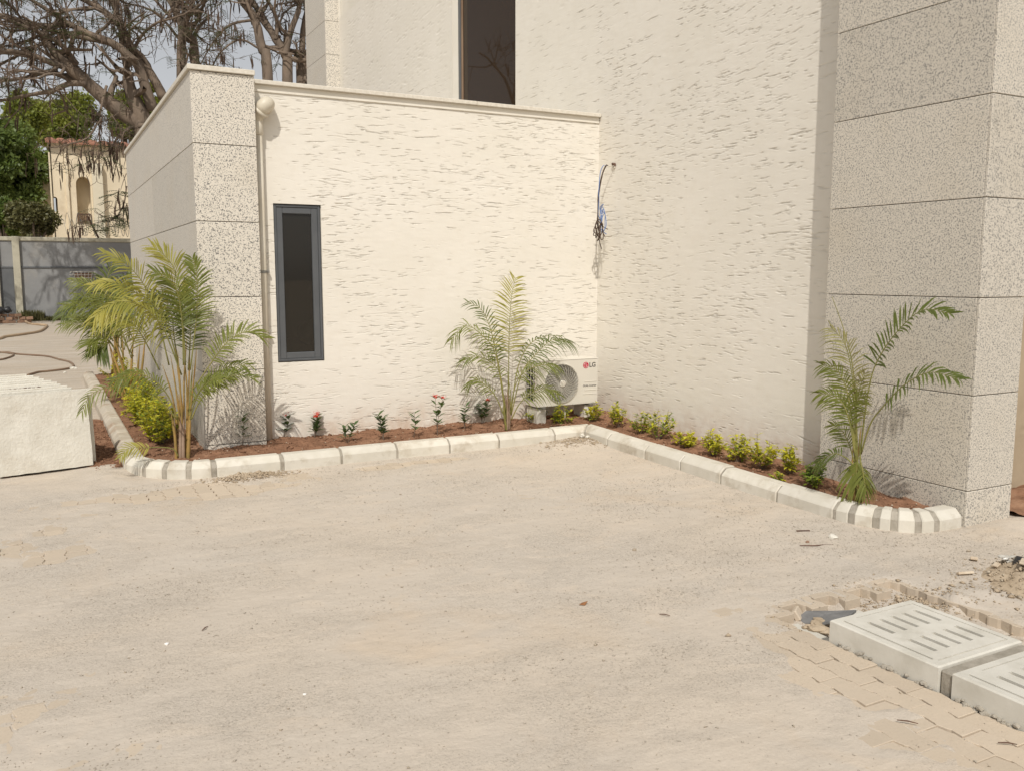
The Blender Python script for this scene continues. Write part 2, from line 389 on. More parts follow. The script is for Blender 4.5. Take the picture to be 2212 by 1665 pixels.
# wind-swept relief and thin drifts
Z = .0055 + .006*(fbm(X, Y*1.6, .9, 4, 1) - .5) + .006*(fbm(X*.8, Y*2.0, 4, 4, 2) - .5) + .0045*(fbm(X, Y, 20, 3, 3) - .5)
Z = Z - .0088*EX - .016*np.clip((EX - .5)*3, 0, 1)
mound = lambda cx, cy, sx, sy, h: h*np.exp(-((X-cx)/sx)**2 - ((Y-cy)/sy)**2)*(.6 + .8*fbm(X, Y, 9, 3, 21))
Z = Z + mound(4.45, 7.05, .34, .22, .045) + mound(1.42, 7.08, .22, .12, .028) + mound(4.35, 4.2, .25, .5, .012) + mound(.45, 7.75, .2, .5, .03)
Z = Z + mound(5.5, 3.35, .5, .15, .03) + mound(4.1, 2.7, .10, .12, .02)
H = hole(X, Y)
Hd = H.copy()
He = H.copy()
for dy in range(-3, 4):
    for dx in range(-3, 4):
        He |= np.roll(np.roll(H, dy, 0), dx, 1)
        if abs(dx) < 2 and abs(dy) < 2: Hd |= np.roll(np.roll(H, dy, 0), dx, 1)
Z = np.where(He, np.minimum(Z, -.0015 + .004*(fbm(X, Y, 30, 2, 16) - .5)), Z)
Z = np.where(Hd, -.045 + .012*(fbm(X, Y, 14, 3, 6) - .5), Z)
Z = np.where(H, -.062 + .05*np.clip(fbm(X, Y, 7, 3, 8) - .45, -.2, .4) + .03*np.exp(-((X - 3.72)/.14)**2), Z)
Z = np.where((X > 3.42) & (X < 4.0) & (Y < 2.93) & (Y > 2.55), Z + .035*np.exp(-((X-3.9)/.1)**2 - ((Y-2.70)/.07)**2), Z)
edge = np.minimum.reduce([X + 4, 6.4 - X, Y - 1.2, 8.3 - Y]); fade = np.clip(edge/.35, 0, 1)
Z = Z*fade + (-.004)*(1 - fade)
pavement = np_mesh('pavement', np.stack([X, Y, Z], -1).reshape(-1, 3), grid_faces(len(gy), len(gx)), MT['sand'], None, True)
tag(pavement, 'interlocking block paving buried under a thin layer of swept beige sand', 'pavement', kind='structure')
def ground_z(x, y):
    i = np.clip(((y - 1.2)/7.1*439).round().astype(int), 0, 439); j = np.clip(((x + 4)/10.4*639).round().astype(int), 0, 639)
    return np.where((x > -4) & (x < 6.4) & (y > 1.2) & (y < 8.3), Z[i, j], -.004)

# block pavers: stretcher columns along Y with a zigzag long side
def wave(y):
    ph = (y / (PL/2)) % 1.0
    return .0075 * (1 if .12 < ph < .46 else (-1 if ph > .60 else (0)))
def paver_shape(chamfer):
    g = .0028; half = PL/2 - g
    st = [-half, -.062, -.049, -.012, .004, .049, .062, .099, half] if chamfer else [-half, -.055, 0, .055, half]
    ring = [(PW/2 - g + wave(y + PL), y) for y in st] + [(-PW/2 + g + wave(y + PL), y) for y in reversed(st)]
    n = len(ring); vs = []; fs = []
    c = .0022
    def inset(p, k): return (p[0]*(1 - k/(PW/2)), p[1]*(1 - k/(PL/2)))
    if chamfer:
        vs += [(*inset(p, c), 0) for p in ring] + [(p[0], p[1], -c*.8) for p in ring] + [(p[0], p[1], -.065) for p in ring]
        fs += [tuple(range(n))] + [(n+i, n+(i+1) % n, (i+1) % n, i) for i in range(n)] + [(2*n+i, 2*n+(i+1) % n, n+(i+1) % n, n+i) for i in range(n)]
    else:
        vs += [(p[0], p[1], 0) for p in ring] + [(p[0], p[1], -.03) for p in ring]
        fs += [tuple(range(n))] + [(n+i, n+(i+1) % n, (i+1) % n, i) for i in range(n)]
    return vs, fs
cand = []
for k in range(-50, 20):
    x = PX0 + (k + .5)*PW
    y0 = (2.955 if k % 2 == 0 else 3.05)
    for n in range(-9, 20):
        y = y0 + PL*(n + .5)
        if not (1.25 < y < 7.12) or x < -2.6 or x > 4.9: continue
        if 0 <= k <= 7 and n < 0: continue
        if x > 4.5 and y > 3.9: continue
        if x > 4.35 and y > 3.45: continue
        a = np.array([x]); b = np.array([y])
        e = float(expose(a, b)[0]); rim = (-1 <= k <= 8 and n <= 1 and y < 3.5)
        if x > 3.9 and not rim: continue
        cand.append((e + (1.5 if rim else 0) + .25/(1 + .15*(y - 1.2)), x, y))
cand.sort(reverse=True)
vs, fs = paver_shape(True)
pme = bpy.data.meshes.new('paver'); pme.from_pydata(vs, [], fs); pme.materials.append(MT['paver'])
for sc_, x, y in cand[:300]:
    o = link('paver', pme, None, pavement, (x, y, random.gauss(-.0004, .0012)))
    o.rotation_euler = (random.gauss(0, .006), random.gauss(0, .008), random.gauss(0, .006))
vs, fs = paver_shape(False); mb = MB()
for sc_, x, y in cand[300:]:
    dz = random.gauss(-.0004, .0012); tx = random.gauss(0, .006)
    mb.add([(x + p[0], y + p[1], p[2] + dz + tx*p[0]) for p in vs], fs)
o = mb.build('paver_field', MT['paver'], pavement); tag(o, kind='stuff')

# grit, clustered in swept streaks
n = 330000
px_ = RNG.uniform(-2.6, 5.2, n); py_ = RNG.uniform(1.5, 7.6, n)
den = np.clip((fbm(px_*.7, py_*1.7, 2.1, 5, 31) - .45)*5.0, 0, 1)*np.clip((fbm(px_, py_, .8, 3, 33) - .25)*2.4, 0, 1) + .09
den = den*(1 - .75*expose(px_, py_))
den = np.where((px_ > 3.3) & (py_ < 4.6) & (py_ > 3.0), np.maximum(den, .30*fbm(px_, py_, 3, 3, 41)), den)
ok = RNG.uniform(0, 1, n) < den*.62
ok &= ~((px_ > 4.62) & (py_ > 3.6)) & (py_ < 7.18) & ~((px_ > 2.95) & (px_ < 3.53) & (py_ < 2.66))
px_, py_ = px_[ok], py_[ok]
sz = RNG.lognormal(math.log(.0026), .42, len(px_)); sz = np.clip(sz, .0014, .0095)
P = np.stack([px_, py_, np.maximum(ground_z(px_, py_), np.where(hole(px_, py_), -.1, -.001)) + sz*.25], -1)
o = grains('grit', P, sz, MT['grit'], pavement); tag(o, kind='stuff')
n = 900
px_ = RNG.uniform(-2.4, 5, n); py_ = RNG.uniform(1.6, 7.1, n)
ok = ~((px_ > 4.45) & (py_ > 3.4)) & ~((px_ > 2.95) & (px_ < 3.53) & (py_ < 2.66)); px_, py_ = px_[ok], py_[ok]
sz = np.clip(RNG.lognormal(math.log(.0042), .4, len(px_)), .003, .013)
o = grains('gravel', np.stack([px_, py_, np.maximum(ground_z(px_, py_), np.where(hole(px_, py_), -.1, 0)) + sz*.3], -1), sz, MT['pebble'], pavement); tag(o, kind='stuff')
# crumbs in the trench, the earth heap and the spill beside the bed
def scatter(name, n, cx, cy, sx, sy, s0, mat, parent, zf=ground_z, smax=.03):
    a = RNG.normal(cx, sx, n); b = RNG.normal(cy, sy, n); s = np.clip(RNG.lognormal(math.log(s0), .5, n), s0*.4, smax)
    o = grains(name, np.stack([a, b, zf(a, b) + s*.3], -1), s, mat, parent); return tag(o, kind='stuff')
scatter('crumbs', 1100, 3.72, 2.78, .14, .13, .006, MT['rubble'], pavement)
scatter('crumbs', 500, 3.3, 2.86, .2, .05, .005, MT['rubble'], pavement)
scatter('crumbs', 1100, 1.42, 7.06, .16, .05, .0075, MT['rubble'], pavement)
scatter('crumbs', 900, 4.42, 7.02, .18, .10, .006, MT['rubble'], pavement)

# ================================================================== KERB
path = [Vector((.54, y, 0)) for y in np.arange(15.0, 7.9, -.1)]
path += [Vector((1.16 + .62*math.cos(R(a)), 7.82 + .62*math.sin(R(a)), 0)) for a in range(180, 271, 9)]
path += [Vector((x, 7.2, 0)) for x in np.arange(1.3, 4.6, .1)] + [Vector((4.63, 7.2, 0))]
path += [Vector((4.63 + (4.50 - 4.63)*k/30, 7.2 + (4.12 - 7.2)*k/30, 0)) for k in range(1, 31)]
path += spline([(4.50, 4.12, 0), (4.515, 3.95, 0), (4.575, 3.77, 0), (4.66, 3.63, 0), (4.77, 3.54, 0), (4.93, 3.505, 0), (5.095, 3.50, 0)], 36)[1:]
SS = [0.0]
for a, b in zip(path, path[1:]): SS.append(SS[-1] + (b - a).length)
nrm = []
for i in range(len(path)):
    t0 = (path[i] - path[max(i-1, 0)]); t1 = (path[min(i+1, len(path)-1)] - path[i])
    if t0.length < 1e-9: t0 = t1
    if t1.length < 1e-9: t1 = t0
    t0.normalize(); t1.normalize()
    n0 = Vector((-t0.y, t0.x, 0)); n1 = Vector((-t1.y, t1.x, 0)); m = (n0 + n1).normalized()
    nrm.append(m / max(.5, m.dot(n1)))
def at_s(s):
    s = max(0, min(SS[-1] - 1e-6, s)); i = int(np.searchsorted(SS, s, side='right')) - 1; i = min(i, len(path) - 2)
    f = (s - SS[i])/(SS[i+1] - SS[i]); return path[i].lerp(path[i+1], f), nrm[i].lerp(nrm[i+1], f)
def s_of(u, v):
    p = onz(u, v); i = min(range(len(path)), key=lambda k: (path[k].xy - p.xy).length); return SS[i]
def sweep(mb, s0, s1, prof, jz=0):
    ar = min(.007, (s1 - s0)*.2); st = [s0, s0 + ar] + [s for s in SS if s0 + .012 < s < s1 - .012] + [s1 - ar, s1]; n = len(prof); vs = []
    for s in st:
        p, q = at_s(s); e = min(s - s0, s1 - s)
        k = 0.005 if e < 1e-6 else 0      # arris of the block ends
        for (o_, z) in prof: vs.append((p.x + q.x*(o_ + (k if o_ < .07 else -k)), p.y + q.y*(o_ + (k if o_ < .07 else -k)), z + jz - (k if z > 0 else 0)))
    m = len(st)
    fs = [(i*n + j, i*n + (j+1) % n, (i+1)*n + (j+1) % n, (i+1)*n + j) for i in range(m-1) for j in range(n)]
    fs += [tuple(reversed(range(n))), tuple(range((m-1)*n, m*n))]
    mb.add(vs, fs)
PROF = [(0, -.06), (.003, .080), (.012, .092), (.048, .127), (.058, .130), (.135, .130), (.147, .122), (.15, .11), (.15, -.06)]
PROFM = [(.008, -.06), (.010, .078), (.05, .120), (.135, .122), (.142, .11), (.142, -.06)]
kerb = empty('garden_kerb', (2.9, 7.27, 0), 'pale concrete kerb edging that winds round the planting bed', 'kerb')
tight = [(SS[0] + .5*k, .009) for k in range(1, 15)]
wide = [(s_of(u, v), .021) for u, v in [(274, 1022), (310, 1031), (356, 1034), (406, 1034), (453, 1031)]]
mid = [(s_of(u, v), hw) for u, v, hw in [(600, 1018, .016), (735, 1003, .010), (860, 992, .009), (975, 983, .008), (1088, 969, .008), (1190, 957, .008)]]
corner = [(s_of(1256, 944), .006)]
rt_ = [(s_of(u, v), .007) for u, v in [(1317, 966), (1395, 990), (1471, 1016), (1566, 1047), (1670, 1085)]] + [(s_of(1793, 1125), .011)]
wide2 = [(s_of(u, v), .022) for u, v in [(1836, 1134), (1885, 1143), (1933, 1152), (1985, 1155), (2031, 1152)]]
joints = sorted([j for j in tight if j[0] < wide[0][0] - .25] + wide + mid + corner + rt_ + wide2)
prev = 0.0
for s, hw in joints + [(SS[-1] + .001, .001)]:
    mb = MB(); sweep(mb, prev, s - hw, PROF, random.gauss(0, .0025)); mb.build('kerb_stone', MT['kerb_worn' if s < 7.05 else 'kerb'], kerb)
    if s < SS[-1]:
        mb = MB(); sweep(mb, s - hw - .004, s + hw + .004, PROFM, 0); mb.build('mortar_joint', MT['mortar'], kerb)
    prev = s + hw

# ================================================================== PLANTING BED
mid_path = [(path[i] + nrm[i]*.07) for i in range(len(path))]
poly = [(p.x, p.y) for p in mid_path] + [(5.40, 3.56), (5.40, 8.13), (1.30, 8.13), (1.30, 15.02)]
bx = np.arange(.56, 5.42, .018); by = np.arange(3.5, 15.05, .018)
X2, Y2 = np.meshgrid(bx, by)
def bed_z(x, y):
    z = .092 + .055*(fbm(x, y, 2.2, 3, 51) - .42) + .045*(fbm(x, y, 11, 4, 52) - .5) + .016*(fbm(x, y, 40, 2, 53) - .5)
    z = z + .03*np.exp(-((x - 5.2)/.4)**2 - ((y - 7.8)/.4)**2) + .012*np.clip((y - 7.5)/.5, 0, 1)*(x > 1.3)
    return z - .012*np.exp(-((x - 1.0)/.3)**2 - ((y - 7.6)/.3)**2)
Z2 = bed_z(X2, Y2)
ctr = inpoly((X2[:-1, :-1] + X2[1:, 1:])/2, (Y2[:-1, :-1] + Y2[1:, 1:])/2, poly)
F = grid_faces(len(by), len(bx), ctr); used, inv = np.unique(F, return_inverse=True)
V = np.stack([X2, Y2, Z2], -1).reshape(-1, 3)[used]
bed = np_mesh('planting_bed', V, inv.reshape(F.shape), MT['soil'], None, True)
tag(bed, 'strip of freshly dug red brown soil between kerb and building', 'flower bed', kind='structure')
n = 60000; a = RNG.uniform(.6, 5.35, n); b = RNG.uniform(3.6, 14.9, n)
ok = inpoly(a, b, poly) & ~((a > PX) & (b < PY1)) & ~((a > COLX0) & (a < COLX1) & (b > COLY)) & ~((a > COLX0) & (b > YA))
ok &= (b < 9) | (RNG.uniform(0, 1, n) < .35)
a, b = a[ok], b[ok]; s = np.clip(RNG.lognormal(math.log(.0058), .55, len(a)), .002, .026)
o = grains('clods', np.stack([a, b, bed_z(a, b) + s*.2], -1), s, MT['clod'], bed); tag(o, kind='stuff')
n = 260; k = RNG.integers(0, len(a), n); s = RNG.uniform(.004, .011, n)
o = grains('mulch_chips', np.stack([a[k], b[k], bed_z(a[k], b[k]) + .008], -1), s, MT['chip'], bed); tag(o, kind='stuff')
# earth spilled outside the bed on the stack side
xx = np.linspace(.02, .60, 60); yy = np.linspace(7.45, 11.2, 220); X3, Y3 = np.meshgrid(xx, yy)
m3 = np.clip(1.15 - ((X3 - .46)/.23)**2, 0, 1)*np.clip((Y3 - 7.5)/.35, 0, 1)*np.clip((11.1 - Y3)/.8, 0, 1)
Z3 = -.022 + m3*(.045 + .075*(fbm(X3, Y3, 7, 4, 61) - .45))
spill = np_mesh('soil_spill', np.stack([X3, Y3, Z3], -1).reshape(-1, 3), grid_faces(220, 60), MT['soil'], None, True)
tag(spill, 'loose reddish earth spilled between the slab stack and kerb', 'soil', kind='structure')
def spill_z(x, y):
    i = np.clip(((y - 7.45)/3.75*219).round().astype(int), 0, 219); j = np.clip(((x - .02)/.58*59).round().astype(int), 0, 59); return np.maximum(Z3[i, j], .0)
n = 2600; a = RNG.normal(.44, .08, n); b = RNG.uniform(7.6, 10.6, n); a = np.clip(a, .2, .53)
s = np.clip(RNG.lognormal(math.log(.007), .5, n), .003, .025)
o = grains('clods', np.stack([a, b, spill_z(a, b) + s*.2], -1), s, MT['clod'], spill); tag(o, kind='stuff')

xx = np.linspace(5.62, 7.6, 90); yy = np.linspace(3.28, 3.955, 40); X5, Y5 = np.meshgrid(xx, yy)
Z5 = -.02 + np.clip((Y5 - 3.28)/.12, 0, 1)*(.06 + .06*(fbm(X5, Y5, 9, 4, 87) - .5))
soil2 = np_mesh('side_bed', np.stack([X5, Y5, Z5], -1).reshape(-1, 3), grid_faces(40, 90), MT['soil'], None, True)
tag(soil2, 'patch of orange brown soil behind the granite pier', 'soil', kind='structure')

# ================================================================== BUILDING
def plaster(name, U, V, place, cuts, parent, strong, faint, seed, ang=lambda u, v: 0.0, deep=1.0, mat='plaster'):
    """troweled wall: a fine grid with dragged horizontal gouges. place(u, v, h) -> x, y, z arrays"""
    rg = np.random.default_rng(seed); nu, nv = len(U), len(V)
    h = np.zeros((nv, nu)); UU, VV = np.meshgrid(U, V)
    h += .0030*(fbm(UU, VV*1.4, 1.6, 3, seed) - .5) + .0016*(fbm(UU, VV*3, 8, 2, seed + 3) - .5)
    dens = fbm(UU, VV, 1.7, 3, seed + 5)
    def stroke(depth, L, lip):
        u0 = rg.uniform(U[0], U[-1]); v0 = rg.uniform(V[0], V[-1])
        i0 = min(np.searchsorted(U, u0), nu-1); j0 = min(np.searchsorted(V, v0), nv-1)
        if rg.uniform() > (dens[j0, i0] - .18)*2.2: return
        i1 = min(np.searchsorted(U, u0 + L), nu)
        if i1 - i0 < 2: return
        uu = U[i0:i1]; t = (uu - uu[0])/max(uu[-1] - uu[0], 1e-6)
        a0 = ang(u0, v0) + rg.normal(0, .06)
        vv = v0 + (uu - u0)*a0 + rg.normal(0, .05)*L*t*t + .0012*rg.standard_normal(len(uu)).cumsum()*.35
        d = depth*np.minimum(1, np.minimum(t*5 + .15, (1 - t)*3.5 + .1))*(.7 + .5*rg.uniform(size=len(uu)))
        jj = np.clip(np.searchsorted(V, vv), 2, nv - 3); ii = np.arange(i0, i1)
        h[jj, ii] = np.minimum(h[jj, ii], -d);
        h[jj-1, ii] += lip
    area = (U[-1] - U[0])*(V[-1] - V[0])
    for _ in range(int(strong*area)): stroke(deep*rg.uniform(.006, .012), rg.lognormal(math.log(.07), .55), .0010)
    for _ in range(int(faint*area)): stroke(deep*rg.uniform(.0015, .006), rg.lognormal(math.log(.045), .5), .0005)
    x, y, z = place(UU, VV, h)
    uc = (U[:-1] + U[1:])/2; vc = (V[:-1] + V[1:])/2; UC, VC = np.meshgrid(uc, vc); keep = np.ones(UC.shape, bool)
    for (a, b, c, d) in cuts: keep &= ~((UC > a) & (UC < b) & (VC > c) & (VC < d))
    F = grid_faces(nv, nu, keep); used, inv = np.unique(F, return_inverse=True)
    return np_mesh(name, np.stack([x, y, z], -1).reshape(-1, 3)[used], inv.reshape(F.shape), MT[mat], parent, True)
def lines(a, b, step, *must):
    v = np.unique(np.concatenate([np.linspace(a, b, int((b - a)/step) + 1), np.array(must)])) if must else np.linspace(a, b, int((b - a)/step) + 1)
    return v

annex = empty('annex', (3.3, YA, 0), 'low cream plastered annex with granite clad corner and narrow dark window', 'building')
WX0, WX1, WZ0, WZ1 = 1.900, 2.332, .802, 2.224
plaster('plaster_wall', lines(COLX1 - .01, XB + .01, .0105, WX0, WX1), lines(.02, 3.25, .0043, WZ0, WZ1),
        lambda u, v, h: (u, YA - h, v), [(WX0, WX1, WZ0, WZ1)], annex, 215, 430, 71, deep=.95)
mb = MB()
mb.box(COLX1, WX0 - .001, YA + .022, YA + .22, 0, 3.23); mb.box(WX1 + .001, XB - .004, YA + .022, YA + .22, 0, 3.23)
mb.box(WX0 - .001, WX1 + .001, YA + .022, YA + .22, 0, WZ0 - .001); mb.box(WX0 - .001, WX1 + .001, YA + .022, YA + .22, WZ1 + .001, 3.23)
mb.box(COLX0 + .025, COLX1 - .012, COLY + .025, YA + .35, 0, 3.26); mb.box(COLX0 + .025, COLX0 + .25, YA + .35, 13.83, 0, 3.26)
mb.box(COLX0 + .25, XB - .006, YA + .22, 13.8, 3.02, 3.16); mb.box(COLX0 + .25, XB - .006, 13.6, 13.8, 0, 3.02)
mb.build('masonry_core', MT['plaster_plain'], annex)
mb = MB(); mb.box(COLX0 + .26, 4.2, 10.4, 10.5, 0, 3.0); mb.box(COLX0 + .26, 4.2, YA + .23, 10.4, -.02, .02)
mb.build('room', MT['dark_room'], annex)
mb = MB()
for a, b, c, r in [(2.2, 8.75, .78, .26), (2.55, 8.9, .70, .28), (1.95, 8.95, .62, .22), (2.45, 8.85, 1.0, .20), (2.8, 9.0, .95, .25)]: mb.lump((a, b, c), r, flat=.7, sub=2)
mb.box(1.9, 3.0, 8.5, 9.2, .05, .62)
mb.build('sacks', MT['bag'], annex, True)
# reveal, frame, pane of the narrow window
win = empty('window', (0, 0, 0)); win.parent = annex; win.location = Vector(((WX0 + WX1)/2, YA, WZ0)) - base_of(annex)
mb = MB(); d = .034; g = .006
def ring(mb, x0, x1, z0, z1, wd, y0, y1, b=.003):
    mb.box(x0, x0 + wd, y0, y1, z0, z1, b); mb.box(x1 - wd, x1, y0, y1, z0, z1, b)
    mb.box(x0 + wd - .0005, x1 - wd + .0005, y0 + .0006, y1 - .0006, z0 + .0004, z0 + wd, b); mb.box(x0 + wd - .0005, x1 - wd + .0005, y0 + .0006, y1 - .0006, z1 - wd, z1 - .0004, b)
ring(mb, WX0 + g, WX1 - g, WZ0 + g, WZ1 - g, .022, YA + .012, YA + .075)
mb.build('outer_frame', MT['frame'], win)
mb = MB(); ring(mb, WX0 + g + .021, WX1 - g - .021, WZ0 + g + .021, WZ1 - g - .021, .058, YA + .020, YA + .066, .005)
mb.build('sash', MT['frame'], win)
mb = MB(); ring(mb, WX0 - .004, WX1 + .004, WZ0 - .004, WZ1 + .004, .0125, YA + .028, YA + .1, 0); mb.build('sealant', MT['joint'], win)
mb = MB(); mb.box(WX0 + .08, WX1 - .08, YA + .040, YA + .046, WZ0 + .08, WZ1 - .08); mb.build('pane', MT['glass'], win)
# granite
ZJ = [.0, .128, .768, 1.405, 2.042, 2.682, 3.268]
for z0, z1 in zip(ZJ, ZJ[1:]):
    mb = MB(); mb.box(COLX0, COLX1, COLY, COLY + .02, z0 + .003, z1 - .003, .0025); mb.build('granite_panel', MT['granite'], annex)
    for y0, y1 in ((COLY + .021, 10.92), (10.922, 13.85)):
        mb = MB(); mb.box(COLX0, COLX0 + .02, y0, y1, z0 + .003, z1 - .003, .002); mb.build('granite_panel', MT['granite_side'], annex)
mb = MB(); mb.box(COLX1 - .014, COLX1 - .002, COLY + .021, YA + .02, 0, 3.266); mb.build('granite_panel', MT['granite'], annex)
mb = MB(); mb.box(COLX0 + .008, COLX1 - .016, COLY + .012, COLY + .026, 0, 3.26); mb.box(COLX0 + .012, COLX0 + .026, COLY + .03, 13.83, 0, 3.26); mb.build('joint_bed', MT['joint'], annex)
mb = MB(); mb.box(COLX0 - .022, COLX1 + .004, COLY - .022, YA + .34, 3.27, 3.312, .004); mb.box(COLX0 - .0215, COLX0 + .27, YA + .341, 13.87, 3.27, 3.3118, .004)
mb.build('column_coping', MT['coping'], annex)
mb = MB(); mb.box(COLX1 + .006, 3.9, YA - .045, YA + .25, 3.235, 3.272, .004); mb.box(3.902, XB - .002, YA - .045, YA + .25, 3.2345, 3.2712, .004); mb.build('wall_coping', MT['coping'], annex)
mb = MB(); mb.box(COLX1 + .002, XB - .005, YA - .012, YA + .02, 3.175, 3.2345, .002); mb.build('plain_band', MT['plaster_plain'], annex)

house = empty('main_house', (7.5, 9, 0), 'tall cream plastered house flank with granite pier beside the annex', 'building')
UY0, UY1, UZ0, UZ1 = 9.97, 11.86, 3.30, 6.2
Ys = np.unique(np.concatenate([lines(PY1 - .01, 8.16, .0135), lines(8.16, 17.02, .036), [UY0, UY1]]))
Zs = np.unique(np.concatenate([lines(.02, 4.5, .0057), lines(4.5, 6.4, .014), [UZ0, UZ1]]))
plaster('plaster_wall', Ys, Zs, lambda u, v, h: (XB - h, u, v), [(8.3, 18, 0, 3.2), (UY0, UY1, UZ0, UZ1)], house, 190, 330, 83, deep=.72,
        ang=lambda u, v: -.05*math.sin(u*1.1 + v*.7) - .16*max(0, min(1, (v - 2.6)/1.5)))
mb = MB(); x0, x1 = XB + .022, XB + .25
mb.box(x0, x1, PY0 + .4, UY0, 0, 7.05); mb.box(x0, x1, UY1, 17.0, 0, 7.05); mb.box(x0, x1, UY0, UY1, 0, UZ0); mb.box(x0, x1, UY0, UY1, UZ1, 7.05)
mb.box(x1, 12, 3.98, 18, 6.9, 7.04); mb.box(x1 + .35, x1 + .45, 8, 14, 2.5, 6.9)
mb.box(PX + .025, 5.55, PY0 + .025, PY1 - .012, 0, 7.05); mb.box(XB - .005, 5.9, 17.03, 18.3, 0, 8)
mb.build('masonry_core', MT['plaster_plain'], house)
U3 = lines(5.56, 7.6, .04); V3 = lines(.02, 7.0, .02)
plaster('return_wall', U3, V3, lambda u, v, h: (u, 3.955 - h, v), [], house, 60, 80, 91, mat='plaster_shaded')  # sunlit here, so its shade is carried by the darker plaster colour
mb = MB(); mb.box(5.56, 7.6, 3.98, 4.1, 0, 7); mb.build('return_core', MT['plaster_plain'], house)
PJ = [0, .241, .848, 1.455, 2.063, 2.674, 3.285, 3.895, 4.505, 5.115, 5.725, 6.335, 7.04]
for z0, z1 in zip(PJ, PJ[1:]):
    mb = MB(); mb.box(PX, PX + .02, PY0 + .021, PY1, z0 + .0025, z1 - .0025, .0025); mb.build('granite_panel', MT['granite_fine'], house)
    mb = MB(); mb.box(PX, 5.56, PY0, PY0 + .02, z0 + .0025, z1 - .0025, .003); mb.build('granite_panel', MT['granite_fine'], house)
mb = MB(); mb.box(PX + .022, XB + .02, PY1 - .011, PY1 - .001, 0, 7.04); mb.box(5.542, 5.558, PY0 + .021, 3.96, 0, 7.04); mb.build('granite_return', MT['granite_fine'], house)
mb = MB(); mb.box(PX + .010, PX + .026, PY0 + .024, PY1 - .012, 0, 7.03); mb.box(PX + .012, 5.54, PY0 + .010, PY0 + .026, 0, 7.03); mb.build('joint_bed', MT['joint'], house)
for z0, z1 in zip(PJ[5:], PJ[6:] + [7.65, 8.1]):   # far pier
    mb = MB(); mb.box(5.08, 5.10, 17.06, 18.4, z0 + .003, z1 - .003, .002); mb.build('granite_panel', MT['granite_side'], house)
    mb = MB(); mb.box(5.08, XB, 17.04, 17.06, z0 + .003, z1 - .003, .002); mb.build('granite_panel', MT['granite'], house)
mb = MB(); mb.box(5.095, 5.36, 17.062, 18.38, 2.0, 8.1); mb.build('joint_bed', MT['joint'], house)
wu = empty('upper_window', (0, 0, 0)); wu.parent = house; wu.location = Vector((XB, UY0, UZ0)) - base_of(house)
mb = MB()
for a, b in ((UY0 + .004, UY0 + .06), (UY1 - .075, UY1 - .015)): mb.box(XB + .09, XB + .15, a, b, UZ0, UZ1, .004)
mb.box(XB + .091, XB + .149, UY0, UY1, UZ0, UZ0 + .06); mb.box(XB + .091, XB + .149, UY0, UY1, UZ1 - .06, UZ1); mb.build('frame', MT['frame'], wu)
mb = MB(); mb.box(XB + .105, XB + .14, UY1 - .125, UY1 - .076, UZ0, UZ1, .003); mb.build('sash', MT['hose_brown'], wu)
mb = MB(); mb.box(XB + .118, XB + .124, UY0 + .06, UY1 - .125, UZ0 + .06, UZ1 - .06); mb.build('pane', MT['glass_dark'], wu)
mb = MB(); mb.box(XB + .001, XB + .2, UY1 - .012, UY1 + .012, UZ0, UZ1); mb.build('reveal', MT['plaster_plain'], wu)
mb = MB(); mb.box(XB + .001, XB + .2, UY0 - .012, UY0 + .003, UZ0, UZ1); mb.build('reveal', MT['plaster_plain'], wu)

# ================================================================== DOWNPIPE
dp = empty('downpipe', (1.80, YA - .07, 0), 'cream plastic downpipe with bulky elbow beside the granite corner', 'pipe')
cx, cyp = COLX1 + .041, YA - .047
mb = MB(); mb.tube([(cx, cyp, .06), (cx, cyp, 2.90)], .038, 20); mb.build('pipe', MT['pvc'], dp, True)
mb = MB()
mb.tube([(cx, cyp, 2.80), (cx, cyp, 2.805), (cx, cyp, 2.93), (cx, cyp, 2.935)], [.039, .046, .046, .039], 20); mb.build('socket', MT['pvc'], dp, True)
mb = MB(); e = [(cx, cyp, 2.90), (cx + .004, cyp - .012, 2.95), (cx + .022, cyp - .045, 3.00), (cx + .05, cyp - .065, 3.04), (cx + .078, cyp - .055, 3.06), (cx + .088, cyp - .01, 3.055), (cx + .09, cyp + .055, 3.05)]
mb.tube(spline(e, 18), [.043]*3 + [.05]*4 + [.064]*6 + [.062]*6, 20); mb.build('elbow', MT['pvc'], dp, True)
mb = MB(); q0 = Vector((cx + .018, cyp - .036, 2.985)); q1 = q0 + Vector((.016, -.016, .020)); mb.tube([q0, q0.lerp(q1, .1), q0.lerp(q1, .9), q1], [.052, .068, .068, .052], 20); mb.build('collar', MT['pvc'], dp, True)
for zz in (1.62, 1.05):
    mb = MB(); mb.tube([(cx, cyp, zz - .012), (cx, cyp, zz - .010), (cx, cyp, zz + .010), (cx, cyp, zz + .012)], [.038, .042, .042, .038], 20)
    mb.box(cx + .034, cx + .062, cyp - .006, YA - .002, zz - .01, zz + .01, .001); mb.build('clip', MT['pvc'] if zz < 1.5 else MT['steel'], dp)

# ================================================================== AIR CONDITIONER
AX0, AX1, AY0, AY1, AZ0, AZ1 = 4.375, 5.105, 7.70, 7.955, .275, .735
ac = empty('air_conditioner', (4.74, 7.83, .1), 'white outdoor air conditioning unit with round fan grille in the wall corner', 'air conditioner')
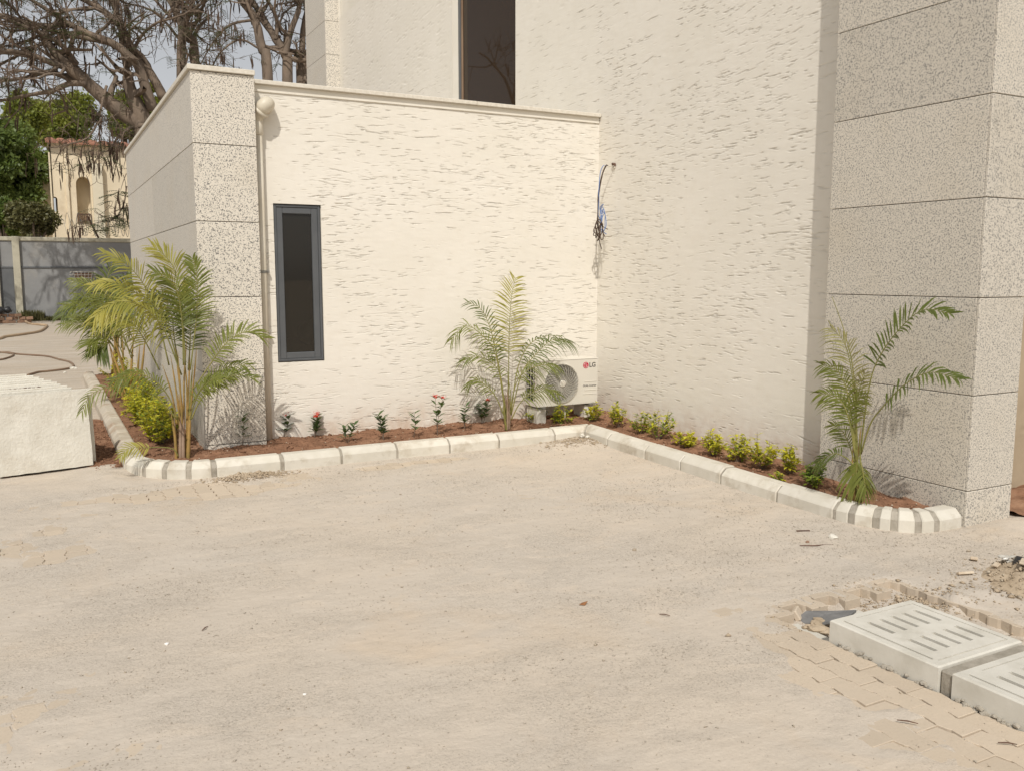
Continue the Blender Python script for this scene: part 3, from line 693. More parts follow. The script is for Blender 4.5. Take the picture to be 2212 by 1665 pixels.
# casing with a round fan opening in the front
FX, FZ, FR = 4.665, .497, .198
mb = MB(); nseg = 48
front = []
def onbox(ph):
    c, s_ = math.cos(ph), math.sin(ph); w0 = (AX1 - FX if c > 0 else FX - AX0) - .006; h0 = (AZ1 - FZ if s_ > 0 else FZ - AZ0) - .006
    k = min(w0/abs(c) if abs(c) > 1e-6 else 9, h0/abs(s_) if abs(s_) > 1e-6 else 9); return (FX + c*k, AY0, FZ + s_*k)
angs = sorted(set([2*math.pi*k/nseg for k in range(nseg)] + [math.atan2(z - FZ, x - FX) % (2*math.pi) for x in (AX0 + .006, AX1 - .006) for z in (AZ0 + .006, AZ1 - .006)]))
m = len(angs); vs = [onbox(a) for a in angs] + [(FX + FR*1.03*math.cos(a), AY0, FZ + FR*1.03*math.sin(a)) for a in angs] + [(FX + FR*math.cos(a), AY0 - .012, FZ + FR*math.sin(a)) for a in angs] + [(FX + FR*.985*math.cos(a), AY0 - .010, FZ + FR*.985*math.sin(a)) for a in angs] + [(FX + FR*.97*math.cos(a), AY0 + .06, FZ + FR*.97*math.sin(a)) for a in angs]
mb.add(vs, [(r*m + i, r*m + (i+1) % m, (r+1)*m + (i+1) % m, (r+1)*m + i) for r in range(4) for i in range(m)])
mb.build('front_panel', MT['ac_white'], ac, False)
mb = MB(); y0 = AY0 + .0035
def strip(x0, x1, z0, z1): mb.box(x0, x1, y0 - .003, AY1, z0, z1, .002)
mb.box(AX0 - .001, AX1 + .001, AY0 - .001, AY1, AZ1 - .006, AZ1 + .006, .004); mb.box(AX0, AX1, AY0, AY1, AZ0 - .004, AZ0 + .006, .003)
mb.box(AX1 - .006, AX1, AY0 + .0005, AY1 - .001, AZ0, AZ1 - .002, .002); mb.box(AX0 + .004, AX1 - .007, AY1 - .006, AY1 - .001, AZ0 + .004, AZ1 - .004)
mb.box(AX0, AX0 + .006, AY0 + .0005, AY0 + .045, AZ0, AZ1 - .004, .002); mb.box(AX0 + .0003, AX0 + .006, AY1 - .03, AY1 - .001, AZ0, AZ1 - .004, .002)
mb.box(AX0 + .0002, AX0 + .006, AY0 + .046, AY1 - .031, AZ0, AZ0 + .05, .002); mb.box(AX0 + .0002, AX0 + .006, AY0 + .046, AY1 - .031, AZ1 - .06, AZ1 - .004, .002)
mb.build('casing', MT['ac_white'], ac)
mb = MB(); mb.box(AX1, AX1 + .035, AY0 + .06, AY1 - .03, AZ0 + .03, AZ0 + .27, .006); mb.build('service_cover', MT['ac_white'], ac)
for k in range(5):
    z = AZ0 + .05 + (AZ1 - .06 - AZ0 - .05)*(k + .5)/5
    mb = MB(); mb.box(AX0 + .0006, AX0 + .005, AY0 + .04, AY1 - .028, z + .026, z + .036, .001); mb.build('grille_bar', MT['ac_white'], ac)
for k in range(3):
    yv = AY0 + .07 + k*.055
    mb = MB(); mb.box(AX0 + .001, AX0 + .0055, yv, yv + .007, AZ0 + .045, AZ1 - .055); mb.build('grille_bar', MT['ac_white'], ac)
mb = MB(); mb.box(AX0 + .02, AX0 + .03, AY0 + .03, AY1 - .02, AZ0 + .02, AZ1 - .02); mb.box(AX0 + .03, AX1 - .03, AY0 + .12, AY0 + .13, AZ0 + .02, AZ1 - .02)
mb.build('coil', MT['ac_dark'], ac)
mb = MB()
for r in np.arange(.052, FR - .004, .0125):
    mb.tube([(FX + r*math.cos(a), AY0 - .012 - .010*(1 - r/FR), FZ + r*math.sin(a)) for a in np.linspace(0, 2*math.pi, 41)], .0026, 4, False)
for k in range(30):
    a0 = 2*math.pi*k/30
    mb.tube([(FX + r*math.cos(a0 + 1.5*(r - .045)/FR*.55), AY0 - .0145 - .010*(1 - r/FR), FZ + r*math.sin(a0 + 1.5*(r - .045)/FR*.55)) for r in np.linspace(.04, FR*.985, 8)], .0025, 4, False)
mb.build('fan_guard', MT['ac_white'], ac, True)
mb = MB(); mb.tube([(FX, AY0 - .016, FZ), (FX, AY0 - .027, FZ), (FX, AY0 - .030, FZ)], [.037, .036, .030], 28); mb.build('guard_boss', MT['ac_white'], ac)
mb = MB(); mb.obox((FX + .004, AY0 - .031, FZ), (.042, .003, .011), Matrix.Rotation(R(38), 3, 'Y'), .001); mb.build('boss_mark', MT['coping'], ac)
for k in range(3):   # propeller at rest behind the guard
    mb = MB(); pts = []
    for i in range(7):
        for j in range(5):
            r = .03 + .145*j/4; a = 2*math.pi*k/3 + R(78)*i/6 - R(25)*j/4
            pts.append((FX + r*math.cos(a), AY0 + .03 + .045*(i/6) - .01*(j/4), FZ + r*math.sin(a)))
    mb.add(pts, [(i*5+j, i*5+j+1, (i+1)*5+j+1, (i+1)*5+j) for i in range(6) for j in range(4)]); mb.build('fan_blade', MT['ac_dark'], ac, True)
for z, x0, x1 in ((.500, 4.945, 5.085), (.412, 4.945, 5.085), (.372, 4.925, 5.09)):
    mb = MB(); mb.box(x0, x1, AY0 - .0035, AY0 + .001, z - .004, z + .004, .002); mb.build('ridge', MT['ac_white'], ac)
for xx in (4.45, 5.02):
    mb = MB(); mb.box(xx - .025, xx + .025, AY0 - .02, AY1 + .02, AZ0 - .024, AZ0 - .005, .002); mb.build('foot', MT['steel'], ac)
    mb = MB(); mb.box(xx - .055, xx + .055, AY0 + .03, AY1 - .01, .02, AZ0 - .025, .006); mb.build('plinth_block', MT['slab'], ac)
mb = MB(); mb.tube([(4.74, AY0 + .08, AZ0), (4.74, AY0 + .08, AZ0 - .06), (4.75, AY0 + .07, AZ0 - .09), (4.75, AY0 + .07, .1)], .011, 8); mb.build('drain_hose', MT['pvc'], ac, True)
def text(body, size, x, z, mat, parent, name, bold=0.0):
    cu = bpy.data.curves.new(name, 'FONT'); cu.body = body; cu.size = size; cu.extrude = .0006; cu.offset = bold
    cu.align_x = 'LEFT'; cu.align_y = 'CENTER'; cu.materials.append(mat)
    o = bpy.data.objects.new(name, cu); COL.objects.link(o); o.parent = parent
    me = bpy.data.meshes.new_from_object(o); bpy.data.objects.remove(o)
    me.transform(Matrix.Translation(Vector((x, AY0 - .0012, z)) - base_of(parent)) @ Matrix.Rotation(R(90), 4, 'X'))
    return link(name, me, mat, parent)
text('LG', .066, 4.997, .668, MT['print_dark'], ac, 'brand_lettering', .0012)
text('DUAL Inverter', .0265, 4.925, .456, MT['print_dark'], ac, 'model_lettering', .0003)
LX, LZ, LR = 4.957, .668, .033
mb = MB(); mb.tube([(LX, AY0 - .0001, LZ), (LX, AY0 - .0022, LZ)], LR, 32); badge = mb.build('logo_badge', MT['print_red'], ac)
mb = MB(); y = AY0 - .0032
def flat(pts, wd): mb.tube([(LX + a*LR, y, LZ + b*LR) for a, b in pts], wd, 4)
flat([(.72*math.cos(R(a)), .72*math.sin(R(a))) for a in range(60, 345, 15)], .0018); flat([(.05, .42), (.05, -.32), (.36, -.32)], .0018); flat([(.28, -.02), (.70, -.02)], .0018)
mb.lump((LX - .34*LR, y, LZ + .30*LR), .0035, flat=1)
mb.build('logo_mark', MT['print_white'], badge)

# ================================================================== LOOSE CABLES
hp = Vector((XB - .004, 7.80, 2.715)); wires = empty('loose_cables', hp, 'blue and brown electrical cables dangling from a hole in the plaster', 'cable')
mb = MB(); mb.tube([hp + Vector((.02, 0, 0)), hp + Vector((-.016, 0, 0))], [.026, .020], 12); mb.lump(hp + Vector((-.008, .01, .012)), .022, sub=2); mb.build('hole_plug', MT['rust'], wires, True)
mb = MB()
for k in range(5): mb.lump(hp + Vector((-.006, random.uniform(-.03, .03), random.uniform(-.035, .01))), .014)
mb.build('filler', MT['coping'], wires)
mb = MB(); mb.tube([hp + Vector((-.01, 0, -.012)), hp + Vector((-.06, .003, -.010)), hp + Vector((-.135, .0, -.004))], .0055, 8); mb.build('sheath', MT['coping'], wires, True)
def wire(pts, mat, rr=.0042, n=60): mb = MB(); mb.tube(spline([hp + Vector(p) for p in pts], n), rr, 6); return mb.build('strand', MT[mat], wires, True)
wire([(-.10, 0, -.008), (-.135, .0, -.012), (-.165, .01, -.08), (-.178, .015, -.25), (-.172, .02, -.38), (-.18, .02, -.50), (-.15, .02, -.56)], 'blue_wire')
wire([(-.08, 0, -.008), (-.10, .0, -.014), (-.135, .01, -.09), (-.165, .02, -.25), (-.185, .02, -.42), (-.18, .02, -.58), (-.17, .02, -.66)], 'brown_wire', .0048)
wire([(-.085, 0, -.006), (-.11, .0, -.012), (-.150, .012, -.12), (-.180, .025, -.30), (-.185, .02, -.47), (-.19, .02, -.60), (-.165, .02, -.70), (-.16, .02, -.78), (-.13, .02, -.86)], 'brown_wire', .0048)
def bundle(c, mat, n, sx, sz):
    pts = []
    for k in range(n*8):
        a = k*math.pi/4
        pts.append((c[0] + sx*(math.cos(a) + .25*random.uniform(-1, 1)) + .02*math.sin(k*.31), c[1] + .03*random.uniform(-1, 1) + .012*math.cos(k*.5), c[2] + sz*(math.sin(a) + .2*random.uniform(-1, 1)) - .02*math.cos(k*.23)))
    return pts
wire(bundle((-.145, .0, -.545), 'blue_wire', 4, .017, .115), 'blue_wire', .0036, 220)
wire(bundle((-.185, .0, -.665), 'brown_wire', 5, .030, .085), 'brown_wire', .0046, 260)
wire([(-.14, .01, -.60), (-.12, .01, -.63), (-.07, .0, -.655)], 'brown_wire'); wire([(-.14, .01, -.66), (-.125, .0, -.70), (-.11, -.01, -.735)], 'brown_wire'); wire([(-.13, .01, -.67), (-.10, .0, -.70), (-.085, 0, -.702)], 'blue_wire')

# ================================================================== DRAIN COVERS
def drain_cover(y0, y1, label):
    x0, x1, z1 = 2.99, 3.515, .098
    t = empty('drain_cover', ((x0 + x1)/2, (y0 + y1)/2, 0), label, 'drain cover', 'slotted drain covers')
    sx = [3.114, 3.189, 3.264, 3.338, 3.412]; hw = .0115
    ym = (y0 + y1)/2; L = (y1 - y0)
    slots = [(x - hw, x + hw, ym + .035, ym + .035 + .135) for x in sx] + [(x - hw, x + hw, ym - .165, ym - .035) for x in sx]
    gi = .036; gw = .008
    groove = [(x0 + gi, x0 + gi + .012, y0 + gi + .02, y1 - gi), (x1 - gi - gw, x1 - gi, y0 + gi, y1 - gi), (x0 + gi + .014, x1 - gi, y0 + gi, y0 + gi + gw), (x0 + .12, x1 - gi, y1 - gi - .006, y1 - gi)]
    X = sorted(set([x0 + .006, x1 - .006] + [v for r in slots + groove for v in r[:2]])); Yl = sorted(set([y0 + .006, y1 - .006] + [v for r in slots + groove for v in r[2:]]))
    def dep(cx, cy):
        for r in slots:
            if r[0] < cx < r[1] and r[2] < cy < r[3]: return .045
        for i, r in enumerate(groove):
            if r[0] < cx < r[1] and r[2] < cy < r[3]: return .011 if i == 0 else .006
        return 0
    D = [[dep((X[i] + X[i+1])/2, (Yl[j] + Yl[j+1])/2) for i in range(len(X)-1)] for j in range(len(Yl)-1)]
    mb = MB()
    for j in range(len(Yl)-1):
        for i in range(len(X)-1):
            z = z1 - D[j][i]; mb.add([(X[i], Yl[j], z), (X[i+1], Yl[j], z), (X[i+1], Yl[j+1], z), (X[i], Yl[j+1], z)], [(0, 1, 2, 3)])
            if i + 1 < len(X)-1 and D[j][i] != D[j][i+1]: za = z1 - D[j][i+1]; mb.add([(X[i+1], Yl[j], z), (X[i+1], Yl[j+1], z), (X[i+1], Yl[j+1], za), (X[i+1], Yl[j], za)], [(0, 1, 2, 3)])
            if j + 1 < len(Yl)-1 and D[j][i] != D[j+1][i]: za = z1 - D[j+1][i]; mb.add([(X[i], Yl[j+1], z), (X[i+1], Yl[j+1], z), (X[i+1], Yl[j+1], za), (X[i], Yl[j+1], za)], [(0, 1, 2, 3)])
    b = .006
    ringv = lambda k, z: [(x0 + k, y0 + k, z), (x1 - k, y0 + k, z), (x1 - k, y1 - k, z), (x0 + k, y1 - k, z)]
    vs = ringv(b, z1) + ringv(0, z1 - b) + ringv(0, -.03)
    mb.add(vs, [(r*4 + i, r*4 + (i+1) % 4, (r+1)*4 + (i+1) % 4, (r+1)*4 + i) for r in range(2) for i in range(4)])
    mb.build('slab', MT['drain'], t)
    # rough bedding concrete squeezed out along the foot
    mb = MB()
    for k in range(34):
        yy = random.uniform(y0, y1 - .03); mb.lump((x0 - .004, yy, random.uniform(-.012, .012)), random.uniform(.008, .02))
    o = mb.build('bedding_mortar', MT['mortar'], t); tag(o, kind='stuff')
    return t
drain_cover(2.115, 2.65, 'slotted concrete drain cover, fully visible, beside the lifted pavers')
drain_cover(1.52, 2.055, 'slotted concrete drain cover cut off by the picture edge, past a mortar joint')
dch = empty('drain_channel', (3.25, 2.2, -.1), 'grey concrete drain channel under the slotted covers', 'drain')
mb = MB(); mb.box(3.0, 3.505, 2.057, 2.113, -.03, .088, .008); mb.build('mortar_strip', MT['mortar'], dch)
mb = MB(); mb.box(3.03, 3.09, 1.5, 2.93, -.4, -.035, .006); mb.build('channel_wall', MT['drain'], dch); mb = MB(); mb.box(3.42, 3.48, 1.5, 2.93, -.4, -.035, .006); mb.build('channel_wall', MT['drain'], dch)
# roofing felt offcut and broken block lying in the trench
mb = MB(); pts = [onz(*p, z) for p, z in [((1716, 1337), -.05), ((1742, 1318), -.012), ((1800, 1318), .002), ((1850, 1316), .004), ((1838, 1326), .004), ((1800, 1338), -.012), ((1770, 1346), -.035), ((1740, 1345), -.052)]]
vs = [Vector(p) for p in pts]; c = sum(vs, Vector())/len(vs); c.z += .01
mb.add(vs + [c] + [v - Vector((0, 0, .012)) for v in vs], [(i, (i+1) % 8, 8) for i in range(8)] + [(9+i, 9+(i+1) % 8, (i+1) % 8, i) for i in range(8)])
tag(mb.build('felt_offcut', MT['felt']), 'dark grey roofing felt offcut poking out under the drain cover', 'felt')
mb = MB(); p = onz(1722, 1325, -.03); mb.obox(p, (.085, .03, .055), Matrix.Rotation(R(35), 3, 'Z') @ Matrix.Rotation(R(-35), 3, 'X'), .006); tag(mb.build('broken_paver', MT['paver']), 'broken beige paver chunk wedged against the trench edge', 'paver')
mb = MB()
for k in range(9): mb.lump(onz(1765 + random.gauss(0, 14), 1354 + random.gauss(0, 5), -.03), random.uniform(.02, .045), flat=.4, sub=2)
tag(mb.build('mortar_lump', MT['rubble']), 'crumbled lump of set mortar at the drain cover corner', 'mortar')

# ================================================================== STACK OF SLABS
A = Vector((-.335, 7.93, 0)); B = Vector((.318, 8.085, 0)); d = (B - A).normalized(); nb = Vector((-d.y, d.x, 0)); ang = math.atan2(d.y, d.x)
for k in range(11):
    lean = R(6 - .15*k); hgt = .628 + .007*k; wd = (B - A).length + .02
    off = nb*(.012 + k*.102 + (.012 if k > 1 else -.02*k)) + d*(-.02*k if k != 1 else .05)
    if k > 1: off += d*random.uniform(-.02, .01)
    if k == 0: off -= nb*.0
    rot = Matrix.Rotation(ang, 3, 'Z') @ Matrix.Rotation(-lean, 3, 'X')
    th = .096 if k > 1 else (.07 if k else .066)
    bm = bmesh.new(); bmesh.ops.create_cube(bm, size=1)
    for q in bm.verts: q.co = Vector((q.co.x*wd, q.co.y*th, (q.co.z + .5)*hgt))
    if k < 2:
        bmesh.ops.subdivide_edges(bm, edges=list(bm.edges), cuts=14, use_grid_fill=True)
        for q in bm.verts:
            f_ = float(fbm(np.array([q.co.x + k*3]), np.array([q.co.z]), 9, 4, 71)[0]) - .5; g_ = float(fbm(np.array([q.co.x*2 + k]), np.array([q.co.z*2 + q.co.y*9]), 13, 3, 72)[0]) - .5
            q.co.y += .012*f_; q.co.z += .008*g_; q.co.x += .006*g_
    else:
        bmesh.ops.bevel(bm, geom=list(bm.edges), offset=.006, segments=2, affect='EDGES', profile=.5)
    me = bpy.data.meshes.new('concrete_slab'); bm.to_mesh(me); bm.free()
    for q in me.vertices: q.co = rot @ q.co
    o = link('concrete_slab', me, MT['slab'], None, tuple((A + B)/2 + off + Vector((0, 0, .022 if k == 0 else .012))))
    lab = {0: 'rough pale concrete slab at the front of the leaning stack, its broad face showing', 1: 'pale concrete slab second in the leaning stack, its side edge jutting out', 10: 'pale concrete slab at the very back of the leaning stack'}.get(k, 'pale concrete slab in the middle of the leaning stack, only its top edge showing')
    tag(o, lab, 'slab', 'stacked concrete slabs')
mb = MB(); q = (A + B)/2 + nb*.40 + Vector((-.08, 0, .652))
for k in range(7): mb.lump(q + d*(.035*k - .06) + Vector((0, random.uniform(-.008, .008), 0)), random.uniform(.014, .024), flat=.5)
tag(mb.build('rusty_scrap', MT['rust']), 'strip of rusty scrap lying on top of the slab stack', 'scrap')
for k, p in enumerate((A + d*.05 + nb*.5, B - d*.08 + nb*.5)):
    mb = MB(); mb.obox((p.x, p.y, .009), (.05, 1.0, .03), Matrix.Rotation(ang, 3, 'Z'), .003); tag(mb.build('timber_bearer', MT['rust']), 'thin timber bearer under the slab stack at its %s end' % ('outer', 'kerb')[k], 'timber')

# ================================================================== HOSES AND SMALL THINGS ON THE GROUND
def hosew(x, y): return (x/4.757*.576, (1100 + y/4.757)*.576)
def hose(name, px, mat, label, r=.032, raise0=0):
    pts = [onz(*hosew(*p)) for p in px]; pts = [Vector((p.x, p.y, r - .006)) for p in pts]
    if raise0: pts[0].z += raise0; pts[1].z += raise0*.4
    mb = MB(); mb.tube(spline(pts, 70), r, 8); tag(mb.build(name, MT[mat], None, True), label, 'hose', 'hoses on the yard')
hose('hose', [(240, 420), (340, 470), (500, 545), (700, 575), (820, 585), (830, 610), (720, 690), (500, 735), (250, 770), (80, 795), (0, 825), (-200, 850)], 'hose', 'beige hose trailing from the brick heap at the compound wall', .034, .3)
hose('hose', [(-150, 1055), (0, 1065), (150, 1065), (320, 1095), (600, 1115), (850, 1135), (1080, 1195), (1230, 1230), (1310, 1290), (1290, 1330), (1150, 1365), (900, 1395), (700, 1415), (600, 1440), (500, 1470)], 'hose_brown', 'long brown hose looping across the yard behind the slab stack', .018)
hose('hose', [(-150, 1050), (60, 1068), (160, 1080), (230, 1090), (220, 1130), (80, 1180), (0, 1195), (-150, 1210)], 'hose_brown', 'short bend of brown hose at the picture edge behind the slabs', .018)
def stone(u, v, r, mat, label, name='stone', z=.004, fl=.6):
    p = onz(u, v, z); gz = float(ground_z(np.array([p.x]), np.array([p.y]))[0]); mb = MB(); mb.lump((p.x, p.y, max(z, gz + r*.25)), r, flat=fl, sub=2 if r > .02 else 1); return tag(mb.build(name, MT[mat]), label, 'stone')
stone(1258, 940, .035, 'slab', 'white rubble lump lodged in the inner kerb corner', z=.06); stone(1269, 943, .030, 'slab', 'smaller white rubble lump beside the kerb corner lump', z=.06)
stone(1799, 1163, .028, 'slab', 'flat pale stone on the sand before the rounded kerb end'); stone(1744, 1172, .016, 'brick', 'small orange stone on the sand below the flat pale stone')
stone(360, 1391, .012, 'print_white', 'small white pebble alone on the open sand'); stone(1370, 1189, .02, 'pebble', 'dark crumb of concrete in the middle of the sandy yard')
stone(658, 1500, .008, 'print_white', 'tiny white pebble low on the open sand'); stone(158, 796, .05, 'slab', 'white rubble bit beside the brown hose loop'); stone(140, 805, .03, 'slab', 'smaller white rubble bit below the brown hose loop')
mb = MB(); p = onz(1735, 1150); mb.obox((p.x, p.y, .012), (.085, .012, .01), Matrix.Rotation(R(-25), 3, 'Z'), .002); tag(mb.build('twig', MT['rust']), 'short dark stick on the sand near the kerb', 'stick')
mb = MB(); p = onz(1768, 1180); mb.tube(spline([(p.x - .10, p.y + .05, .008), (p.x - .03, p.y, .012), (p.x + .03, p.y - .005, .008), (p.x + .09, p.y - .03, .006)], 12), .004, 5); tag(mb.build('twig', MT['rust']), 'long thin twig on the sand near the flat stone', 'stick')
for (u, v, L, a_, lb) in [(443, 1360, .05, 50, 'dark twig bit on the open sand before the annex'), (1960, 1563, .07, -50, 'splinter of wood on the pavers below the drain cover'), (1436, 1331, .05, -50, 'thin twig on the sand left of the lifted pavers'), (2176, 1610, .06, -40, 'dark twig on the pavers at the picture corner')]:
    mb = MB(); p = onz(u, v); dv = Vector((math.cos(R(a_)), math.sin(R(a_)), 0))*L/2; q = Vector((p.x, p.y, .009)); mb.tube([q - dv, q + Vector((0, 0, .003)), q + dv], [.002, .0028, .0015], 5); tag(mb.build('twig', MT['rust']), lb, 'stick')
mb = MB(); p = onz(1260, 1308); mb.add([(p.x - .025, p.y, .012), (p.x, p.y - .014, .008), (p.x + .03, p.y + .004, .02), (p.x + .002, p.y + .016, .012)], [(0, 1, 2), (0, 2, 3)]); tag(mb.build('dry_leaf', MT['dry_leaf']), 'curled brown dry leaf alone on the sand', 'leaf')

# earth heap with litter by the trench, right
heap = empty('earth_heap', (4.55, 2.6, 0), 'low heap of brown earth and broken rubble beyond the drain', 'rubble')
hx = np.linspace(4.0, 5.6, 110); hy = np.linspace(1.7, 3.15, 110); X4, Y4 = np.meshgrid(hx, hy)
m4 = np.exp(-((X4 - 4.62)/.30)**2 - ((Y4 - 2.60)/.26)**2) + .8*np.exp(-((X4 - 5.0)/.3)**2 - ((Y4 - 2.3)/.3)**2)
Z4 = -.02 + .15*m4*(.55 + .9*fbm(X4, Y4, 9, 4, 77)) + .02*(fbm(X4, Y4, 25, 3, 78) - .5)*np.clip(m4*3, 0, 1)
np_mesh('earth', np.stack([X4, Y4, Z4], -1).reshape(-1, 3), grid_faces(110, 110), MT['rubble'], heap)
def heap_z(x, y):
    i = np.clip(((y - 1.7)/1.45*109).round().astype(int), 0, 109); j = np.clip(((x - 4.0)/1.6*109).round().astype(int), 0, 109); return np.maximum(Z4[i, j], ground_z(x, y))
scatter('crumbs', 1500, 4.6, 2.58, .22, .18, .007, MT['rubble'], heap, heap_z)
scatter('stones', 50, 4.5, 2.65, .25, .2, .014, MT['pebble'], heap, heap_z, .03)
for k in range(18):
    mb = MB(); x, y = random.gauss(4.56, .18), random.gauss(2.66, .12); z = float(heap_z(np.array([x]), np.array([y]))[0])
    mb.obox((x, y, z + .012), (random.uniform(.03, .10), random.uniform(.02, .045), random.uniform(.006, .02)), Matrix.Rotation(random.uniform(0, 3), 3, 'Z') @ Matrix.Rotation(random.gauss(0, .35), 3, 'X'), .002)
    mb.build('rubble_piece', MT['chip'] if k % 6 else MT['brick'], heap)
p = onz(2172, 1204, .06); mb = MB()
for k in range(7): mb.lump(p + Vector((random.gauss(0, .05), random.gauss(0, .03), random.gauss(0, .008))), random.uniform(.02, .04), flat=.35, sub=2)
tag(mb.build('plastic_wrapping', MT['plastic_film']), 'crumpled clear plastic wrapping on the earth heap', 'plastic wrapping')
mb = MB(); mb.lump(onz(2206, 1216, .07), .05, flat=.8, sub=2); tag(mb.build('black_plastic', MT['black_bag'], None, True), 'scrap of black plastic on the earth heap at the picture edge', 'plastic scrap')

# ================================================================== PALMS
GRAV = Vector((0, 0, -1))
TOCAM = -FW
def frond(palm, pts, mat, n=30, L=.22, start=.35, wid=.013, hint=None, droop=.22, rr=.006, vee=.15, asym=1.0, stem='petiole', lift=0):
    C = spline(pts, 60); cum = [0]
    for a, b in zip(C, C[1:]): cum.append(cum[-1] + (b - a).length)
    n = max(12, int(n*.78)); tot = cum[-1]; hint = (hint or (TOCAM*.75 + Vector((0, 0, .6)))).normalized()
    mb = MB()
    for k in range(n):
        f = start + (1 - start)*(k + .5)/n
        i = min(int(np.searchsorted(cum, f*tot)), 59); i = max(i, 1)
        p = C[i-1].lerp(C[i], (f*tot - cum[i-1])/max(cum[i] - cum[i-1], 1e-6)); T = (C[min(i+1, 60)] - C[i-1]).normalized()
        S = T.cross(hint); S = S.normalized() if S.length > .05 else T.orthogonal().normalized(); N = S.cross(T).normalized()
        q = (k + .5)/n; l0 = L*(.50 + .62*math.sin(math.pi*min(1, .12 + q*.80)))*(1 - .30*q)
        a = R(28 + 34*q + lift)
        for s in (-1, 1):
            l = l0*random.uniform(.85, 1.12)*(asym if s > 0 else 1)
            aa = a + random.gauss(0, .07)
            D = (S*s*math.cos(aa) + T*math.sin(aa) + N*(vee + random.gauss(0, .06))).normalized()
            Wv = (T - D*T.dot(D)); Wv = (Wv.normalized()*.8 + N*random.uniform(-.5, .5)).normalized()
            vs = []
            pp = p + T*random.uniform(-.004, .004)
            dr = droop*random.uniform(.7, 1.4)
            for t, wq in ((0, .45), (.3, 1), (.65, .8)):
                c = pp + D*(l*t) + GRAV*(dr*l*t*t); vs += [c - Wv*wid*.95*wq*.5, c + Wv*wid*.95*wq*.5]
            vs.append(pp + D*(l*.97) + GRAV*(dr*l*1.05)); mb.add(vs, [(0, 1, 3, 2), (2, 3, 5, 4), (4, 5, 6)])
    fr = mb.build('frond', MT[mat], palm)
    mb = MB(); R_ = [rr*(1 - .82*k/30) for k in range(31)]; mb.tube([C[2*k] for k in range(31)], R_, 6); mb.build('rachis', MT[stem], fr, True)
    return fr
def cane(palm, a, b, r0, r1, mat='palm_cane', bow=.0):
    a, b = Vector(a), Vector(b); m = (a + b)/2 + Vector((random.uniform(-bow, bow), random.uniform(-bow, bow), 0))
    mb = MB(); C = spline([a, m, b], 24); rad = []
    for k in range(25):
        f = k/24; r = r0 + (r1 - r0)*f; r = r if f < .7 else r*(1 - .75*(f - .7)/.3); rad.append(r*(1.12 if k % 5 == 0 and f < .7 else 1))
    mb.tube(C, rad, 9); return mb.build('stem', MT[mat], palm, True)
def wild(palm, base, az, el, Lr, mat, curl=1.6, **kw):
    p = Vector(base); pts = [p.copy()]; e = el
    for k in range(6):
        p = p + Vector((math.cos(az)*math.cos(e), math.sin(az)*math.cos(e), math.sin(e)))*(Lr/6); pts.append(p.copy()); e -= curl*(k + 1)/21
    return frond(palm, pts, mat, **kw)
c5 = lambda x, y: (737.3 + x/3, 553 + y/3)
c6 = lambda x, y: (1474.7 + x/3, 553 + y/3)
L1 = lambda x, y: (115.2 + x*.2083, 518.4 + y*.2083)
L2 = lambda x, y: (144 + x*.1953, 748.8 + y*.1953)
side = Vector((0, -1, .15))

pm = empty('areca_palm', (4.0, 7.6, .1), 'young areca palm standing beside the air conditioner against cream plaster', 'palm', 'areca palms in the bed')
B0 = Vector((3.99, 7.60, .09))
def mp(lst, y0=7.60, dy=0.0): return [ony(*c5(x, y), y0 + dy*k/len(lst)) for k, (x, y) in enumerate(lst)]
for k in range(7):
    o = Vector((random.uniform(-.03, .03), random.uniform(-.03, .03), 0)); cane(pm, B0 + o, B0 + o*1.6 + Vector((random.uniform(-.03, .03), 0, random.uniform(.25, .42))), .012, .008, 'petiole' if k % 2 else 'palm_cane', .01)
frond(pm, mp([(1082, 1060), (1084, 800), (1088, 500), (1102, 280), (1130, 140)], 7.60, .24), 'palm_yellow', 40, .30, .46, .013, Vector((0, -1, .1)), .22, .0065, vee=.02, lift=-14)
frond(pm, mp([(1070, 1020), (1015, 680), (965, 470), (905, 345), (815, 300)], 7.60, .32), 'palm_dark', 30, .20, .42, .013, Vector((-.2, -.8, .6)), .35)
frond(pm, mp([(1062, 1020), (1000, 640), (900, 505), (800, 450), (712, 545)], 7.60, .28), 'palm_green', 32, .21, .42, .012, Vector((0, -.7, .7)), .55)
frond(pm, mp([(1060, 1020), (1030, 770), (955, 680), (870, 650), (770, 690)], 7.58, .30), 'palm_green', 28, .19, .40, .012, Vector((0, -.6, .8)), .40)
frond(pm, mp([(1060, 1050), (1000, 910), (930, 835), (870, 800), (812, 850)], 7.58, .30), 'palm_green', 24, .16, .42, .012, Vector((0, -.6, .8)), .45)
frond(pm, mp([(1098, 1020), (1145, 720), (1225, 570), (1330, 520), (1430, 520)], 7.62, .0), 'palm_dark', 26, .16, .45, .014, Vector((0, -.5, .85)), .75)
frond(pm, mp([(1100, 1030), (1170, 760), (1260, 640), (1370, 545), (1510, 565)], 7.56, -.15), 'palm_dark', 30, .20, .48, .014, Vector((0, -.5, .85)), .65)
frond(pm, mp([(1095, 990), (1135, 820), (1200, 745), (1310, 705), (1415, 720)], 7.45, -.3), 'palm_green', 26, .19, .40, .012, Vector((.1, -.6, .8)), .55)
frond(pm, mp([(1100, 1060), (1160, 950), (1250, 875), (1330, 855), (1410, 900)], 7.45, -.3), 'palm_green', 26, .18, .36, .012, Vector((0, -.7, .7)), .55)
for k in range(3): cane(pm, B0 + Vector((random.uniform(-.03, .03), 0, .1)), ony(*c5(random.uniform(1040, 1140), random.uniform(700, 860)), 7.6), .005, .003, 'petiole', .02)

